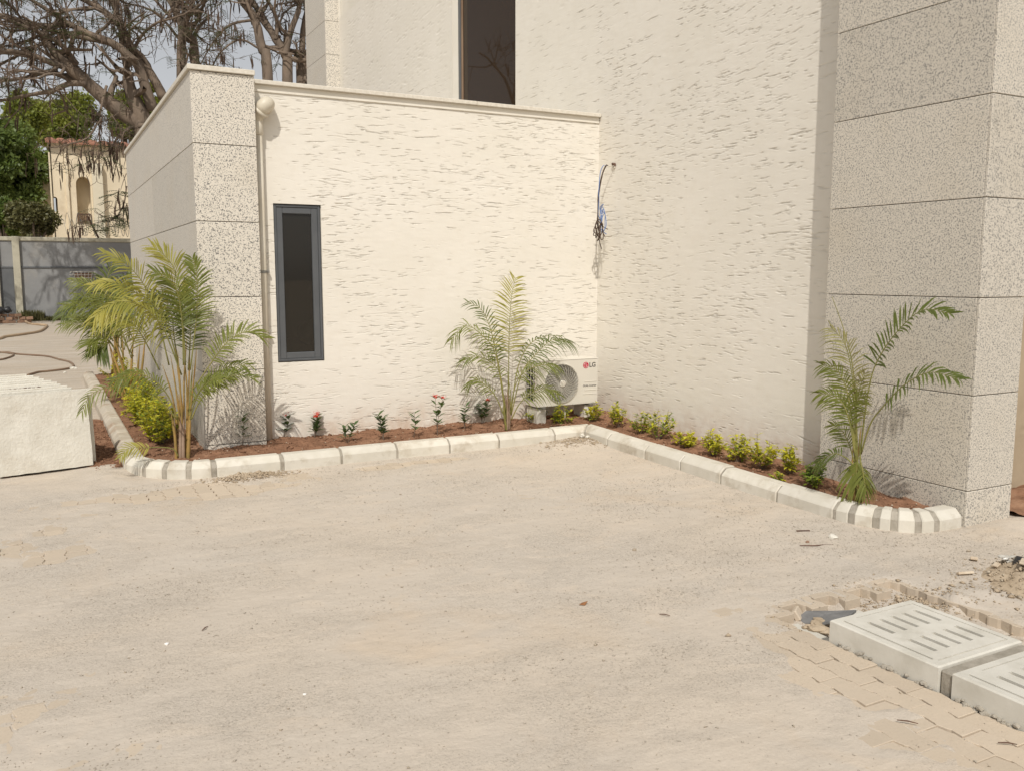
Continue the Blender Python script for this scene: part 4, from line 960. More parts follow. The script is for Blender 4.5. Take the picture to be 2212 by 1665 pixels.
pr = empty('areca_palm', (4.72, 4.02, .1), 'areca palm with ragged drooping fronds in front of the granite pier', 'palm', 'areca palms in the bed')
B1 = onx(*c6(1130, 1560), 4.72)
def rp(lst, x0=4.72, dx=.0): return [onx(*c6(x, y), x0 + dx*k/len(lst)) for k, (x, y) in enumerate(lst)]
for k in range(6):
    cane(pr, B1 + Vector((random.uniform(-.02, .02), random.uniform(-.03, .03), -.03)), onx(*c6(random.uniform(1100, 1165), random.uniform(980, 1200)), 4.72), .008, .004, 'palm_stem' if k % 2 else 'petiole', .012)
mb = MB(); mb.tube(spline(rp([(1135, 1350), (1112, 800), (1050, 500), (968, 265)]), 30), [.006*(1 - .7*k/30) for k in range(31)], 6); mb.build('spear_leaf', MT['petiole'], pr, True)
fx = Vector((-1, -.3, .1))
frond(pr, rp([(1125, 1350), (1115, 950), (1090, 720), (1045, 560), (960, 465)], 4.70, -.10), 'palm_pale', 38, .225, .42, .010, fx, .45)
frond(pr, rp([(1150, 1280), (1200, 890), (1262, 680), (1400, 480), (1560, 350), (1740, 375)], 4.74, .05), 'palm_dark', 34, .19, .46, .015, Vector((-.6, -.2, .8)), .22, vee=.35)
frond(pr, rp([(1155, 1280), (1215, 1090), (1290, 985), (1430, 840), (1600, 755), (1800, 800)], 4.72, -.02), 'palm_dark', 34, .18, .40, .015, Vector((-.5, -.2, .85)), .40, vee=.3)
frond(pr, rp([(1120, 1250), (1090, 1000), (1050, 830), (985, 730), (900, 705)], 4.66, -.1), 'palm_green', 30, .17, .35, .011, fx, .35)
frond(pr, rp([(1115, 1280), (1085, 1090), (1040, 960), (970, 900), (880, 890)], 4.62, -.1), 'palm_green', 28, .17, .35, .011, fx, .4)
frond(pr, rp([(1125, 1250), (1120, 1000), (1150, 850), (1185, 760)], 4.70, -.05), 'palm_pale', 26, .17, .35, .010, fx, .3)
frond(pr, rp([(1120, 1300), (1105, 1150), (1085, 1010), (1150, 920), (1190, 900)], 4.64, -.05), 'palm_green', 24, .16, .35, .010, fx, .3)
frond(pr, rp([(1110, 1330), (1080, 1220), (1030, 1130), (965, 1090)], 4.68, -.05), 'palm_green', 20, .13, .3, .010, fx, .3)
frond(pr, rp([(1105, 1350), (1050, 1300), (970, 1280), (865, 1340)], 4.60, -.05), 'palm_dark', 20, .13, .3, .012, Vector((-.6, -.3, .7)), .4)
frond(pr, rp([(1140, 1300), (1132, 1330), (1125, 1390), (1130, 1450)], 4.66, -.03), 'palm_green', 24, .17, .2, .012, fx, .75)
frond(pr, rp([(1150, 1320), (1165, 1380), (1175, 1440), (1190, 1510)], 4.66, -.03), 'palm_green', 18, .13, .25, .011, fx, .6)

pl = empty('areca_palm', (1.0, 7.68, .08), 'largest areca palm with many fronds at the granite clad corner', 'palm', 'areca palms in the bed')
B2 = Vector((1.0, 7.66, .06))
def lp(f, lst, y0=7.64, dy=0.0): return [ony(*f(x, y), y0 + dy*k/len(lst)) for k, (x, y) in enumerate(lst)]
for (x, y, r0, r1, m) in [(1190, 780, .015, .010, 'palm_cane'), (1270, 700, .015, .010, 'palm_cane'), (1300, 680, .017, .011, 'palm_cane'), (1330, 560, .020, .012, 'palm_stem'), (1370, 640, .017, .010, 'palm_stem'), (1150, 700, .013, .009, 'palm_stem'), (1240, 520, .014, .009, 'palm_stem')]:
    bx_ = {1190: 1225, 1270: 1260, 1300: 1290, 1330: 1320, 1370: 1340, 1150: 1215, 1240: 1270}[x]
    cane(pl, ony(*L2(bx_, 1262), 7.66 + random.uniform(-.05, .05)), ony(*L2(x, y), 7.66), r0, r1, m, .012)
for (x0, y0, x1, y1) in [(1280, 900, 1230, 50), (1300, 850, 1330, -100), (1340, 700, 1360, -60), (1370, 700, 1440, 0), (1250, 800, 1150, 100), (1220, 850, 1060, 200), (1330, 800, 1300, 100), (1290, 800, 1200, 0), (1360, 760, 1400, 150)]:
    cane(pl, ony(*L2(x0, y0), 7.66), ony(*L2(x1, y1), 7.66 + random.uniform(-.1, .1)), .008, .005, 'palm_stem' if random.random() < .6 else 'petiole', .02)
hy = Vector((.1, -.75, .65))
frond(pl, lp(L1, [(1330, 1400), (1160, 960), (1050, 800), (900, 675), (700, 640), (540, 700), (430, 800)], 7.60, -.25), 'palm_yellow', 44, .25, .30, .015, Vector((0, -.5, .85)), .75)
frond(pl, lp(L1, [(1200, 1300), (1090, 850), (960, 510), (850, 345), (700, 210), (520, 140)], 7.66, -.05), 'palm_yellow', 42, .24, .36, .014, hy, .30)
frond(pl, lp(L1, [(1370, 1300), (1335, 700), (1260, 330), (1160, 170), (1030, 70)], 7.62, .05), 'palm_yellow', 44, .27, .40, .014, Vector((.2, -.9, .35)), .25)
frond(pl, lp(L1, [(1350, 1300), (1335, 850), (1285, 540), (1190, 410), (1040, 330)], 7.55, -.08), 'palm_green', 42, .25, .36, .014, hy, .25)
frond(pl, lp(L1, [(1420, 1350), (1480, 850), (1492, 520), (1480, 320), (1440, 190)], 7.55, .05), 'palm_green', 44, .24, .34, .014, Vector((-.3, -.9, .2)), .30)
frond(pl, lp(L1, [(1300, 1300), (1180, 900), (1010, 650), (800, 520), (600, 440), (400, 470)], 7.64, -.05), 'palm_yellow', 36, .19, .34, .014, hy, .40)
frond(pl, lp(L1, [(1100, 1350), (950, 1050), (830, 880), (640, 800), (440, 860)], 7.70, .1), 'palm_yellow', 36, .21, .32, .013, hy, .5)
frond(pl, lp(L1, [(1450, 1550), (1600, 1330), (1750, 1120), (1870, 1010), (2030, 950), (2190, 1020)], 7.58, -.12), 'palm_green', 36, .22, .34, .015, Vector((-.2, -.6, .8)), .25, vee=.35)
frond(pl, lp(L2, [(1380, 800), (1460, 620), (1560, 500), (1700, 385), (1890, 310), (2080, 355)], 7.50, -.12), 'palm_green', 30, .20, .34, .013, Vector((-.2, -.5, .85)), .30, vee=.4)
frond(pl, lp(L2, [(1230, 800), (1130, 560), (1000, 400), (860, 320), (720, 300), (500, 360)], 7.55, -.15), 'palm_green', 32, .18, .35, .012, hy, .55)
frond(pl, lp(L2, [(1220, 800), (1000, 560), (720, 440), (430, 460), (260, 540), (165, 720)], 7.50, -.1), 'palm_green', 20, .12, .55, .010, hy, .45)
frond(pl, lp(L2, [(1235, 1210), (1180, 1130), (1040, 1108), (880, 1115), (690, 1120), (590, 1220)], 7.47, -.08), 'palm_yellow', 18, .11, .50, .012, hy, .25)
frond(pl, lp(L1, [(1300, 1300), (1250, 1000), (1230, 800), (1150, 620), (1000, 560)], 7.72, .05), 'palm_dark', 36, .22, .30, .013, hy, .3)
frond(pl, lp(L1, [(1400, 1350), (1420, 1000), (1400, 760), (1350, 560)], 7.70, .05), 'palm_dark', 36, .22, .25, .013, Vector((0, -.9, .4)), .3)
for k in range(3):
    wild(pl, B2 + Vector((.05, 0, random.uniform(.3, .5))), random.uniform(-1.2, -.2), random.uniform(.9, 1.3), random.uniform(.5, .7), 'palm_green', 1.5, n=26, L=.17, start=.35, droop=.4)

p2 = empty('areca_palm', (.86, 10.9, .1), 'slender areca palm half hidden behind the largest palm, above the golden hedge', 'palm', 'areca palms in the bed')
B = Vector((.86, 10.9, .06))
for k in range(6): cane(p2, B + Vector((random.uniform(-.06, .06), random.uniform(-.06, .06), 0)), B + Vector((random.uniform(-.2, .2), random.uniform(-.2, .1), random.uniform(.7, 1.0))), .016, .009, 'palm_stem', .03)
for k in range(12): wild(p2, B + Vector((random.uniform(-.08, .08), random.uniform(-.08, .08), random.uniform(.5, .8))), random.uniform(1.2, 5.6) if k > 4 else random.uniform(2.6, 3.8), random.uniform(1.0, 1.45), random.uniform(.75, 1.1), random.choice(['palm_green', 'palm_yellow', 'palm_green', 'palm_dark']), 1.6, n=32, L=.24, start=.3, droop=.4)
p3 = empty('areca_palm', (1.0, 14.6, .1), 'farthest areca palm at the end of the bed near the compound yard', 'palm', 'areca palms in the bed')
B = Vector((1.0, 14.6, .06))
def fp(lst, y0=14.6): return [ony(*L1(x, y), y0 + random.uniform(-.1, .1)) for (x, y) in lst]
for k in range(7): cane(p3, B + Vector((random.uniform(-.09, .09), random.uniform(-.06, .06), 0)), ony(*L1(random.uniform(600, 700), random.uniform(840, 960)), 14.6), .017, .010, 'palm_stem', .03)
for lst, m in [([(650, 1000), (610, 700), (560, 480), (590, 310), (720, 200)], 'palm_dark'), ([(630, 1000), (500, 760), (400, 670), (250, 640), (90, 790)], 'palm_dark'), ([(660, 1000), (690, 700), (740, 480), (820, 330)], 'palm_dark'),
               ([(620, 1050), (560, 960), (490, 900), (415, 830)], 'palm_green'), ([(620, 1100), (560, 1030), (480, 1020), (365, 1090)], 'palm_green'), ([(630, 1120), (580, 1070), (520, 1110), (460, 1180)], 'palm_dark'),
               ([(650, 1000), (600, 800), (480, 600), (330, 480), (250, 500)], 'palm_green'), ([(660, 950), (700, 800), (720, 650), (640, 480), (500, 420)], 'palm_yellow'), ([(670, 1000), (760, 850), (830, 800), (900, 850)], 'palm_green')]:
    frond(p3, fp(lst), m, 34, .36, .35, .02, Vector((0, -.6, .8)), .35, .011)

# ================================================================== LOW PLANTS
def leaf(mb, p, d, n, L, wd, fold=.25, curl=.15):
    """pointed leaf, folded along the midrib"""
    d = d.normalized(); s = d.cross(n); s = s.normalized() if s.length > .05 else d.orthogonal().normalized(); n = s.cross(d)
    st = [(0, .12), (.3, .85), (.62, .9), (1, 0)]; vs = []
    for t, q in st:
        c = p + d*(L*t) - n*(curl*L*t*t); vs += [c - s*wd*.5*q + n*fold*wd*q*.5, c, c + s*wd*.5*q + n*fold*wd*q*.5]
    mb.add(vs, [(0, 1, 4, 3), (1, 2, 5, 4), (3, 4, 7, 6), (4, 5, 8, 7), (6, 7, 10), (7, 8, 10)])
def bed_pt(u, v):
    p = onz(u, v, .1)
    for _ in range(6): p = onz(u, v, float(bed_z(np.array([p.x]), np.array([p.y]))[0]))
    return p
def ixora(u, v, h, stems, flowers, label, leafn=7):
    h = h*1.15; p = bed_pt(u, v); t = empty('ixora', p, label, 'plant', 'ixora seedlings'); fl = MB(); tops = []
    for k in range(stems):
        top = p + Vector((random.uniform(-.07, .07)*(stems > 1) + random.uniform(-.02, .02), random.uniform(-.05, .05)*(stems > 1), h*random.uniform(.75, 1.0) if k else h))
        m = p.lerp(top, .45) + Vector((random.uniform(-.02, .02), random.uniform(-.02, .02), 0)); C = spline([p - Vector((0, 0, .02)), m, top], 14)
        mb = MB(); mb.tube(C, [.0035*(1 - .5*i/14) for i in range(15)], 5); mb.build('stem', MT['twig'], t, True); tops.append(top)
        for i in range(leafn):
            f = .38 + .62*i/(leafn - 1); c = C[min(14, int(f*14))]; az = i*1.6 + random.uniform(-.4, .4)
            for s in (0, math.pi):
                e = random.uniform(.25, .9); d = Vector((math.cos(az + s)*math.cos(e), math.sin(az + s)*math.cos(e), math.sin(e)))
                leaf(fl, c, d, Vector((0, 0, 1)), random.uniform(.06, .095), random.uniform(.026, .038))
    fl.build('foliage', MT['ixora_leaf'], t)
    for top in tops[:flowers]:
        mb = MB(); c = top + Vector((0, 0, .022))
        for i in range(9): mb.lump(c + Vector((random.gauss(0, .010), random.gauss(0, .010), random.gauss(0, .006))), random.uniform(.006, .010))
        for i in range(26):
            q = c + Vector((random.gauss(0, .016), random.gauss(0, .016), random.gauss(.008, .006))); a = random.uniform(0, 6.3)
            for j in range(4):
                b = a + j*math.pi/2; mb.add([q, q + Vector((math.cos(b - .4)*.005, math.sin(b - .4)*.005, .002)), q + Vector((math.cos(b)*.010, math.sin(b)*.010, .001)), q + Vector((math.cos(b + .4)*.005, math.sin(b + .4)*.005, .002))], [(0, 1, 2, 3)])
        mb.build('flower_head', MT['red_flower'], t)
for a in [(523, 962, .22, 1, 0, 'single upright ixora sprig in front of the granite corner'), (612, 946, .17, 3, 2, 'ixora with two red flower heads next to the downpipe foot'),
          (678, 944, .17, 3, 2, 'ixora with small reddish buds below the narrow window'), (751, 955, .14, 2, 0, 'smallest flowerless ixora, low to the soil, right of the window'),
          (829, 950, .20, 3, 0, 'flowerless ixora with one longer leaning shoot, middle of the annex wall'), (893, 944, .19, 1, 0, 'compact flowerless ixora with bunched leaves beside the tallest one'),
          (945, 940, .30, 2, 2, 'tallest ixora, thin stem topped by a bright red flower'), (1004, 926, .19, 2, 0, 'flowerless ixora just beyond the tallest one'), (1042, 914, .19, 3, 1, 'ixora with a single red bud close to the young palm')]:
    ixora(*a)
def duranta(p, h, wd, n, label, gold=.6, group='golden shrubs in the bed', lean=0.0, name='golden_shrub', ls=1.0):
    t = empty(name, p, label, 'shrub', group); A_ = MB(); B_ = MB()
    if name == 'golden_shrub': h *= 1.22; wd *= 1.12; n = int(n*1.25)
    shoots = max(3, int(n/22)); mb = MB()
    for k in range(shoots):
        az = random.uniform(0, 6.3); q = random.random()**.7; top = p + Vector((math.cos(az)*wd*q + lean*h, math.sin(az)*wd*q, h*(1 - .55*q*q)*random.uniform(.72, 1.02)))
        m = p.lerp(top, .5) + Vector((math.cos(az)*wd*.15, math.sin(az)*wd*.15, 0)); C = spline([p - Vector((0, 0, .02)), m, top], 10)
        mb.tube(C, [.0028*(1 - .6*i/10) for i in range(11)], 4)
        for i in range(int(n/shoots)):
            f = .30 + .70*(i + random.random())/(n/shoots); c = C[min(10, int(f*10))] + Vector((random.gauss(0, .008), random.gauss(0, .008), random.gauss(0, .006))); a = random.uniform(0, 6.3); e = random.uniform(-.1, .9)
            d = Vector((math.cos(a)*math.cos(e), math.sin(a)*math.cos(e), math.sin(e)))
            leaf(A_ if random.random() < gold*(.5 + .7*f) else B_, c, d, Vector((0, 0, 1)), random.uniform(.032, .054)*ls, random.uniform(.018, .028)*ls, .2, .25)
    mb.build('stems', MT['twig'], t); A_.build('young_leaves', MT['duranta_leaf'], t); B_.build('older_leaves', MT['duranta_green'], t)
for (u, v, h, wd, n, lean, gold, lb) in [
    (1158, 910, .14, .13, 170, 0, .5, 'low golden shrub under the air conditioner grille side'), (1205, 918, .21, .12, 190, .25, .7, 'golden shrub with one tall leaning shoot before the air conditioner'),
    (1281, 911, .19, .11, 170, .05, .75, 'golden shrub on a bare stem at the wall corner'), (1337, 922, .24, .12, 180, -.1, .7, 'golden shrub with a thin top shoot, first past the wall corner'),
    (1383, 936, .22, .13, 190, .15, .55, 'greener golden shrub spreading sideways, second past the wall corner'), (1421, 948, .25, .13, 200, .2, .6, 'golden shrub forked into two arms, third past the wall corner'),
    (1482, 966, .15, .12, 190, 0, .85, 'low flat golden shrub between the forked one and the round one'), (1538, 983, .20, .11, 230, 0, .95, 'round bright yellow shrub halfway along the right bed'),
    (1594, 998, .23, .12, 240, 0, .8, 'bushy golden shrub next to the round bright yellow one'), (1648, 1009, .27, .13, 260, -.05, .85, 'tallest golden shrub, cone shaped, in the right bed'),
    (1704, 1024, .22, .09, 190, -.08, .9, 'narrow golden shrub last before the granite pier'), (1684, 1040, .06, .05, 50, 0, .6, 'tiny golden seedling close to the kerb'), (1762, 1052, .17, .10, 200, 0, .05, 'dark green feathery shrub at the foot of the granite pier')]:
    duranta(bed_pt(u, v), h, wd, n, lb, gold, lean=lean)
for k in range(8):
    y = 8.45 + k*.50; p = Vector((.93 + random.uniform(-.03, .03), y, .08))
    lb = 'golden hedge shrub, %s of eight in the row, counted from the largest palm' % ('first', 'second', 'third', 'fourth', 'fifth', 'sixth', 'seventh', 'last')[k]
    duranta(p, .44, .25, 620, lb, .72, 'golden hedge row along the annex side', name='hedge_shrub', ls=1.15)
duranta(Vector((.98, 13.7, .08)), .45, .28, 380, 'lone golden shrub by the farthest palm', .95, 'golden hedge row along the annex side', name='hedge_shrub', ls=1.2)

# ================================================================== COMPOUND WALL
YC = 35.0
cw = empty('compound_wall', (1, YC, 0), 'grey rendered compound wall with cream pillar and moulded coping', 'wall')
mb = MB(); mb.box(-9, 9, YC, YC + .2, -.1, 2.72); mb.build('wall_body', MT['grey_wall'], cw)
mb = MB(); mb.box(-9, 9, YC - .05, YC + .25, 2.72, 2.86, .02); mb.build('coping', MT['pillar_paint'], cw)
mb = MB(); mb.box(-9, 9, YC - .035, YC + .02, 1.80, 1.86, .01); mb.build('string_course', MT['grey_paint'], cw)
for x0, x1 in ((-.66, -.44), (-1.35, -1.08), (6.2, 6.45)):
    mb = MB(); mb.box(x0, x1, YC - .14, YC + .12, -.05, 2.87, .012); mb.build('pillar', MT['pillar_paint'], cw)
mb = MB(); mb.box(-1.07, -.67, YC - .015, YC + .02, 0, 1.79, .005); mb.build('painted_panel', MT['grey_paint'], cw)
# wall basket
bk = empty('wall_basket', (1.46, YC - .15, 1.4), 'red brown wrought iron planter basket hung on the compound wall', 'planter')
mb = MB(); mb.box(1.20, 1.74, YC - .22, YC - .04, 1.45, 1.64, .01); mb.build('planter_box', MT['brick'], bk)
for k in range(6):
    x = 1.17 + .11*k*1.07; mb = MB(); mb.tube([(x, YC - .25, 1.68), (x + (1.46 - x)*.15, YC - .25, 1.40)], .011, 5); mb.build('bar', MT['white_metal'], bk)
for z, q in ((1.68, 1.0), (1.57, .95), (1.47, .9)):
    mb = MB(); h_ = .30*q; mb.tube([(1.46 - h_, YC - .02, z), (1.46 - h_, YC - .25, z), (1.46 + h_, YC - .25, z), (1.46 + h_, YC - .02, z)], .012, 5); mb.build('rail', MT['white_metal'], bk)
for sx in (-1, 1):
    for z in (1.64, 1.40):
        mb = MB(); mb.tube([(1.46 + sx*(.36 + .07*math.cos(a)*(.4 + a/7)), YC - .04, z + .07*math.sin(a)*(.4 + a/7)) for a in np.linspace(0, 5.6, 18)], .010, 5); mb.build('scroll', MT['white_metal'], bk)
# razor wire on brackets
rw = empty('razor_wire', (2.6, YC, 2.86), 'loops of razor wire on leaning iron posts atop the compound wall', 'razor wire')
mb = MB(); mb.tube([(1.0 + 3.2*t, YC + .1 + .05*math.sin(t*90), 3.32 + .40*math.sin(t*58)) for t in np.linspace(0, 1, 420)], .009, 4); mb.build('coil', MT['steel'], rw)
mb = MB(); mb.tube([(.9 + 3.3*t, YC + .12 + .12*math.cos(t*70), 3.22 + .28*math.sin(t*70 + 1)) for t in np.linspace(0, 1, 420)], .008, 4); mb.build('coil', MT['steel'], rw)
for x, dx in ((2.05, -.32), (1.45, .02)):
    mb = MB(); mb.tube([(x, YC + .1, 2.85), (x + dx, YC + .1, 3.62 if dx < 0 else 3.22)], .035, 6); mb.build('bracket', MT['rust'], rw)
mb = MB(); mb.tube([(1.86, YC + .06, 3.12), (2.4, YC + .06, 3.14)], .02, 5); mb.build('bracket', MT['rust'], rw)

# weeds along the wall foot
def tuft(name, x0, x1, h, n, label):
    mb = MB()
    for k in range(n):
        x = random.uniform(x0, x1); y = YC - random.uniform(.05, .35); a = random.uniform(0, 6.3); hh = h*random.uniform(.3, 1); d = Vector((math.cos(a)*.35, math.sin(a)*.35, 1))*hh; w_ = Vector((-math.sin(a), math.cos(a), 0))*.02
        p = Vector((x, y, -.01)); mb.add([p - w_, p + w_, p + d*.6 + w_*1.2, p + d, p + d*.6 - w_*1.2], [(0, 1, 2, 4), (4, 2, 3)])
    tag(mb.build(name, MT['weed']), label, 'weeds', kind='stuff')
tuft('weeds', -.55, .15, .42, 420, 'dry scrubby weeds at the foot of the cream pillar'); tuft('weeds', .15, 3.6, .20, 900, 'thin dry weeds along the compound wall foot')
# bricks and stones dumped by the wall
for k in range(22):
    r_, c_ = k % 8, k // 8; x = -1.75 + r_*.20 + c_*.08 + random.uniform(-.03, .03); mb = MB(); p = (x, 33.6 + random.uniform(-.08, .08), .045 + c_*.105)
    mb.obox(p, (.20, .11, .095), Matrix.Rotation(random.gauss(0, .25), 3, 'Z') @ Matrix.Rotation(random.gauss(0, .05), 3, 'Y'), .008)
    tag(mb.build('block', MT['brick']), 'brown block, %s from the picture edge, in the %s course of the dumped heap' % (('first', 'second', 'third', 'fourth', 'fifth', 'sixth', 'seventh', 'eighth')[r_], ('bottom', 'second', 'top')[c_]), 'block', 'dumped blocks by the compound wall')
mb = MB()
for x, r in ((-1.5, .22), (-1.15, .2), (-.9, .16)): mb.lump((x, 33.7, .42), r, flat=.7, sub=2)
tag(mb.build('black_sacking', MT['black_bag'], None, True), 'black plastic sacking thrown over the dumped blocks', 'sacking')
for k, (x, y, r, z) in enumerate([(2.05, 33.2, .17, .07), (2.25, 33.3, .2, .1), (2.42, 33.15, .18, .08), (2.2, 33.25, .15, .25), (2.5, 32.4, .14, .04), (.95, 34.5, .1, .12)]):
    mb = MB(); mb.lump((x, y, z), r, flat=.6, sub=2)
    tag(mb.build('rock', MT['rubble']), ['brown rock at the outer end of the rock heap', 'broad brown rock in the rock heap', 'brown rock at the palm end of the rock heap', 'small brown rock on top of the rock heap', 'dark flat rock lying before the rock heap', 'small pale rock by the weeds'][k], 'rock', 'rocks by the compound wall')

# ================================================================== NEIGHBOUR'S HOUSE
YH = 47.0
nh = empty('neighbour_house', (5.5, YH, 0), 'cream house with arched openings and red tiled roof beyond the wall', 'building')
def hp_(u, v): p = ony(u, v, YH); return p.x, p.z
hx0, hztop = hp_(108, 306); hx1 = hp_(300, 320)[0] + 3
def arch_wall(mb, x0, x1, z0, z1, y, openings):
    """front wall in vertical strips, with arched openings (xa, xb, base, spring)"""
    cuts = [x0]
    for (a, b, zb, zs) in openings: cuts += [a, b]
    cuts.append(x1)
    for k in range(0, len(cuts), 2): mb.add([(cuts[k], y, z0), (cuts[k+1], y, z0), (cuts[k+1], y, z1), (cuts[k], y, z1)], [(0, 1, 2, 3)])
    for (a, b, zb, zs) in openings:
        mb.add([(a, y, z0), (b, y, z0), (b, y, zb), (a, y, zb)], [(0, 1, 2, 3)]); r = (b - a)/2; c = (a + b)/2; n = 14
        P = [(c - r*math.cos(math.pi*i/n), y, zs + r*1.25*math.sin(math.pi*i/n)) for i in range(n + 1)]
        for i in range(n): mb.add([P[i], P[i+1], (P[i+1][0], y, z1), (P[i][0], y, z1)], [(0, 1, 2, 3)])
        Q = [(a, y, zb)] + P + [(b, y, zb)]
        for i in range(len(Q) - 1): q0, q1 = Q[i], Q[i+1]; mb.add([q0, q1, (q1[0], y + .8, q1[2]), (q0[0], y + .8, q0[2])], [(0, 1, 2, 3)])
a1, b1 = hp_(114, 450)[0], hp_(125, 450)[0]; a2, b2 = hp_(167, 450)[0], hp_(198, 450)[0]
zb1, zs1 = hp_(120, 458)[1], hp_(120, 432)[1]; zb2, zs2 = hp_(180, 484)[1], hp_(180, 400)[1]
mb = MB(); arch_wall(mb, hx0, hx1, 0, hztop, YH, [(a1, b1, zb1, zs1), (a2, b2, zb2, zs2)]); mb.build('front_wall', MT['house_paint'], nh)
mb = MB(); mb.add([(hx0, YH, 0), (hx0, YH + 8, 0), (hx0, YH + 8, hztop), (hx0, YH, hztop)], [(0, 1, 2, 3)]); mb.build('gable_wall', MT['house_paint'], nh)
mb = MB(); mb.box(hx0 + .1, hx1 - .1, YH + .81, YH + .95, 0, hztop - .05); mb.build('recess_wall', MT['house_paint'], nh)
for u0, u1, pr_ in ((199, 222, .35), (142, 149, .12), (108, 112, .1)):
    x0, x1 = hp_(u0, 400)[0], hp_(u1, 400)[0]; mb = MB(); mb.box(x0, x1, YH - pr_, YH - .002, 0, hztop - (.9 if u0 > 190 else .5), .02); mb.build('pilaster', MT['house_pale'] if u0 > 190 else MT['house_paint'], nh)
x0, x1 = hp_(168, 470)[0], hp_(197, 470)[0]; z0, z1 = hp_(180, 484)[1], hp_(180, 465)[1]
for k in range(9):
    x = x0 + (x1 - x0)*k/8; mb = MB(); mb.box(x - .02, x + .02, YH - .05, YH - .01, z0, z1); mb.build('baluster', MT['rust'], nh)
mb = MB(); mb.box(x0, x1, YH - .06, YH, z1, z1 + .06); mb.build('handrail', MT['rust'], nh)
for row in range(2):   # roof: overlapping tile courses
    for k in range(int((hx1 - hx0 + .4)/.45)):
        x = hx0 - .2 + k*.45; mb = MB(); y0 = YH - .35 + row*.55; z0 = hztop - .10 + row*.13
        mb.add([(x, y0, z0), (x + .11, y0, z0 + .07), (x + .33, y0, z0 + .07), (x + .44, y0, z0), (x, y0 + .62, z0 + .19), (x + .11, y0 + .62, z0 + .26), (x + .33, y0 + .62, z0 + .26), (x + .44, y0 + .62, z0 + .19)], [(0, 1, 5, 4), (1, 2, 6, 5), (2, 3, 7, 6), (0, 3, 2, 1)]); mb.build('roof_tile', MT['tile'], nh)
mb = MB(); mb.box(hx0 - .1, hx1, YH - .02, YH + 2.2, hztop - .12, hztop - .002); mb.build('eaves', MT['house_paint'], nh)
x0 = hp_(91, 420)[0]; mb = MB(); mb.box(x0, hx0 - .01, YH + 1.5, YH + 7, 0, hp_(95, 365)[1], .02); mb.build('side_wing', MT['house_paint'], nh)

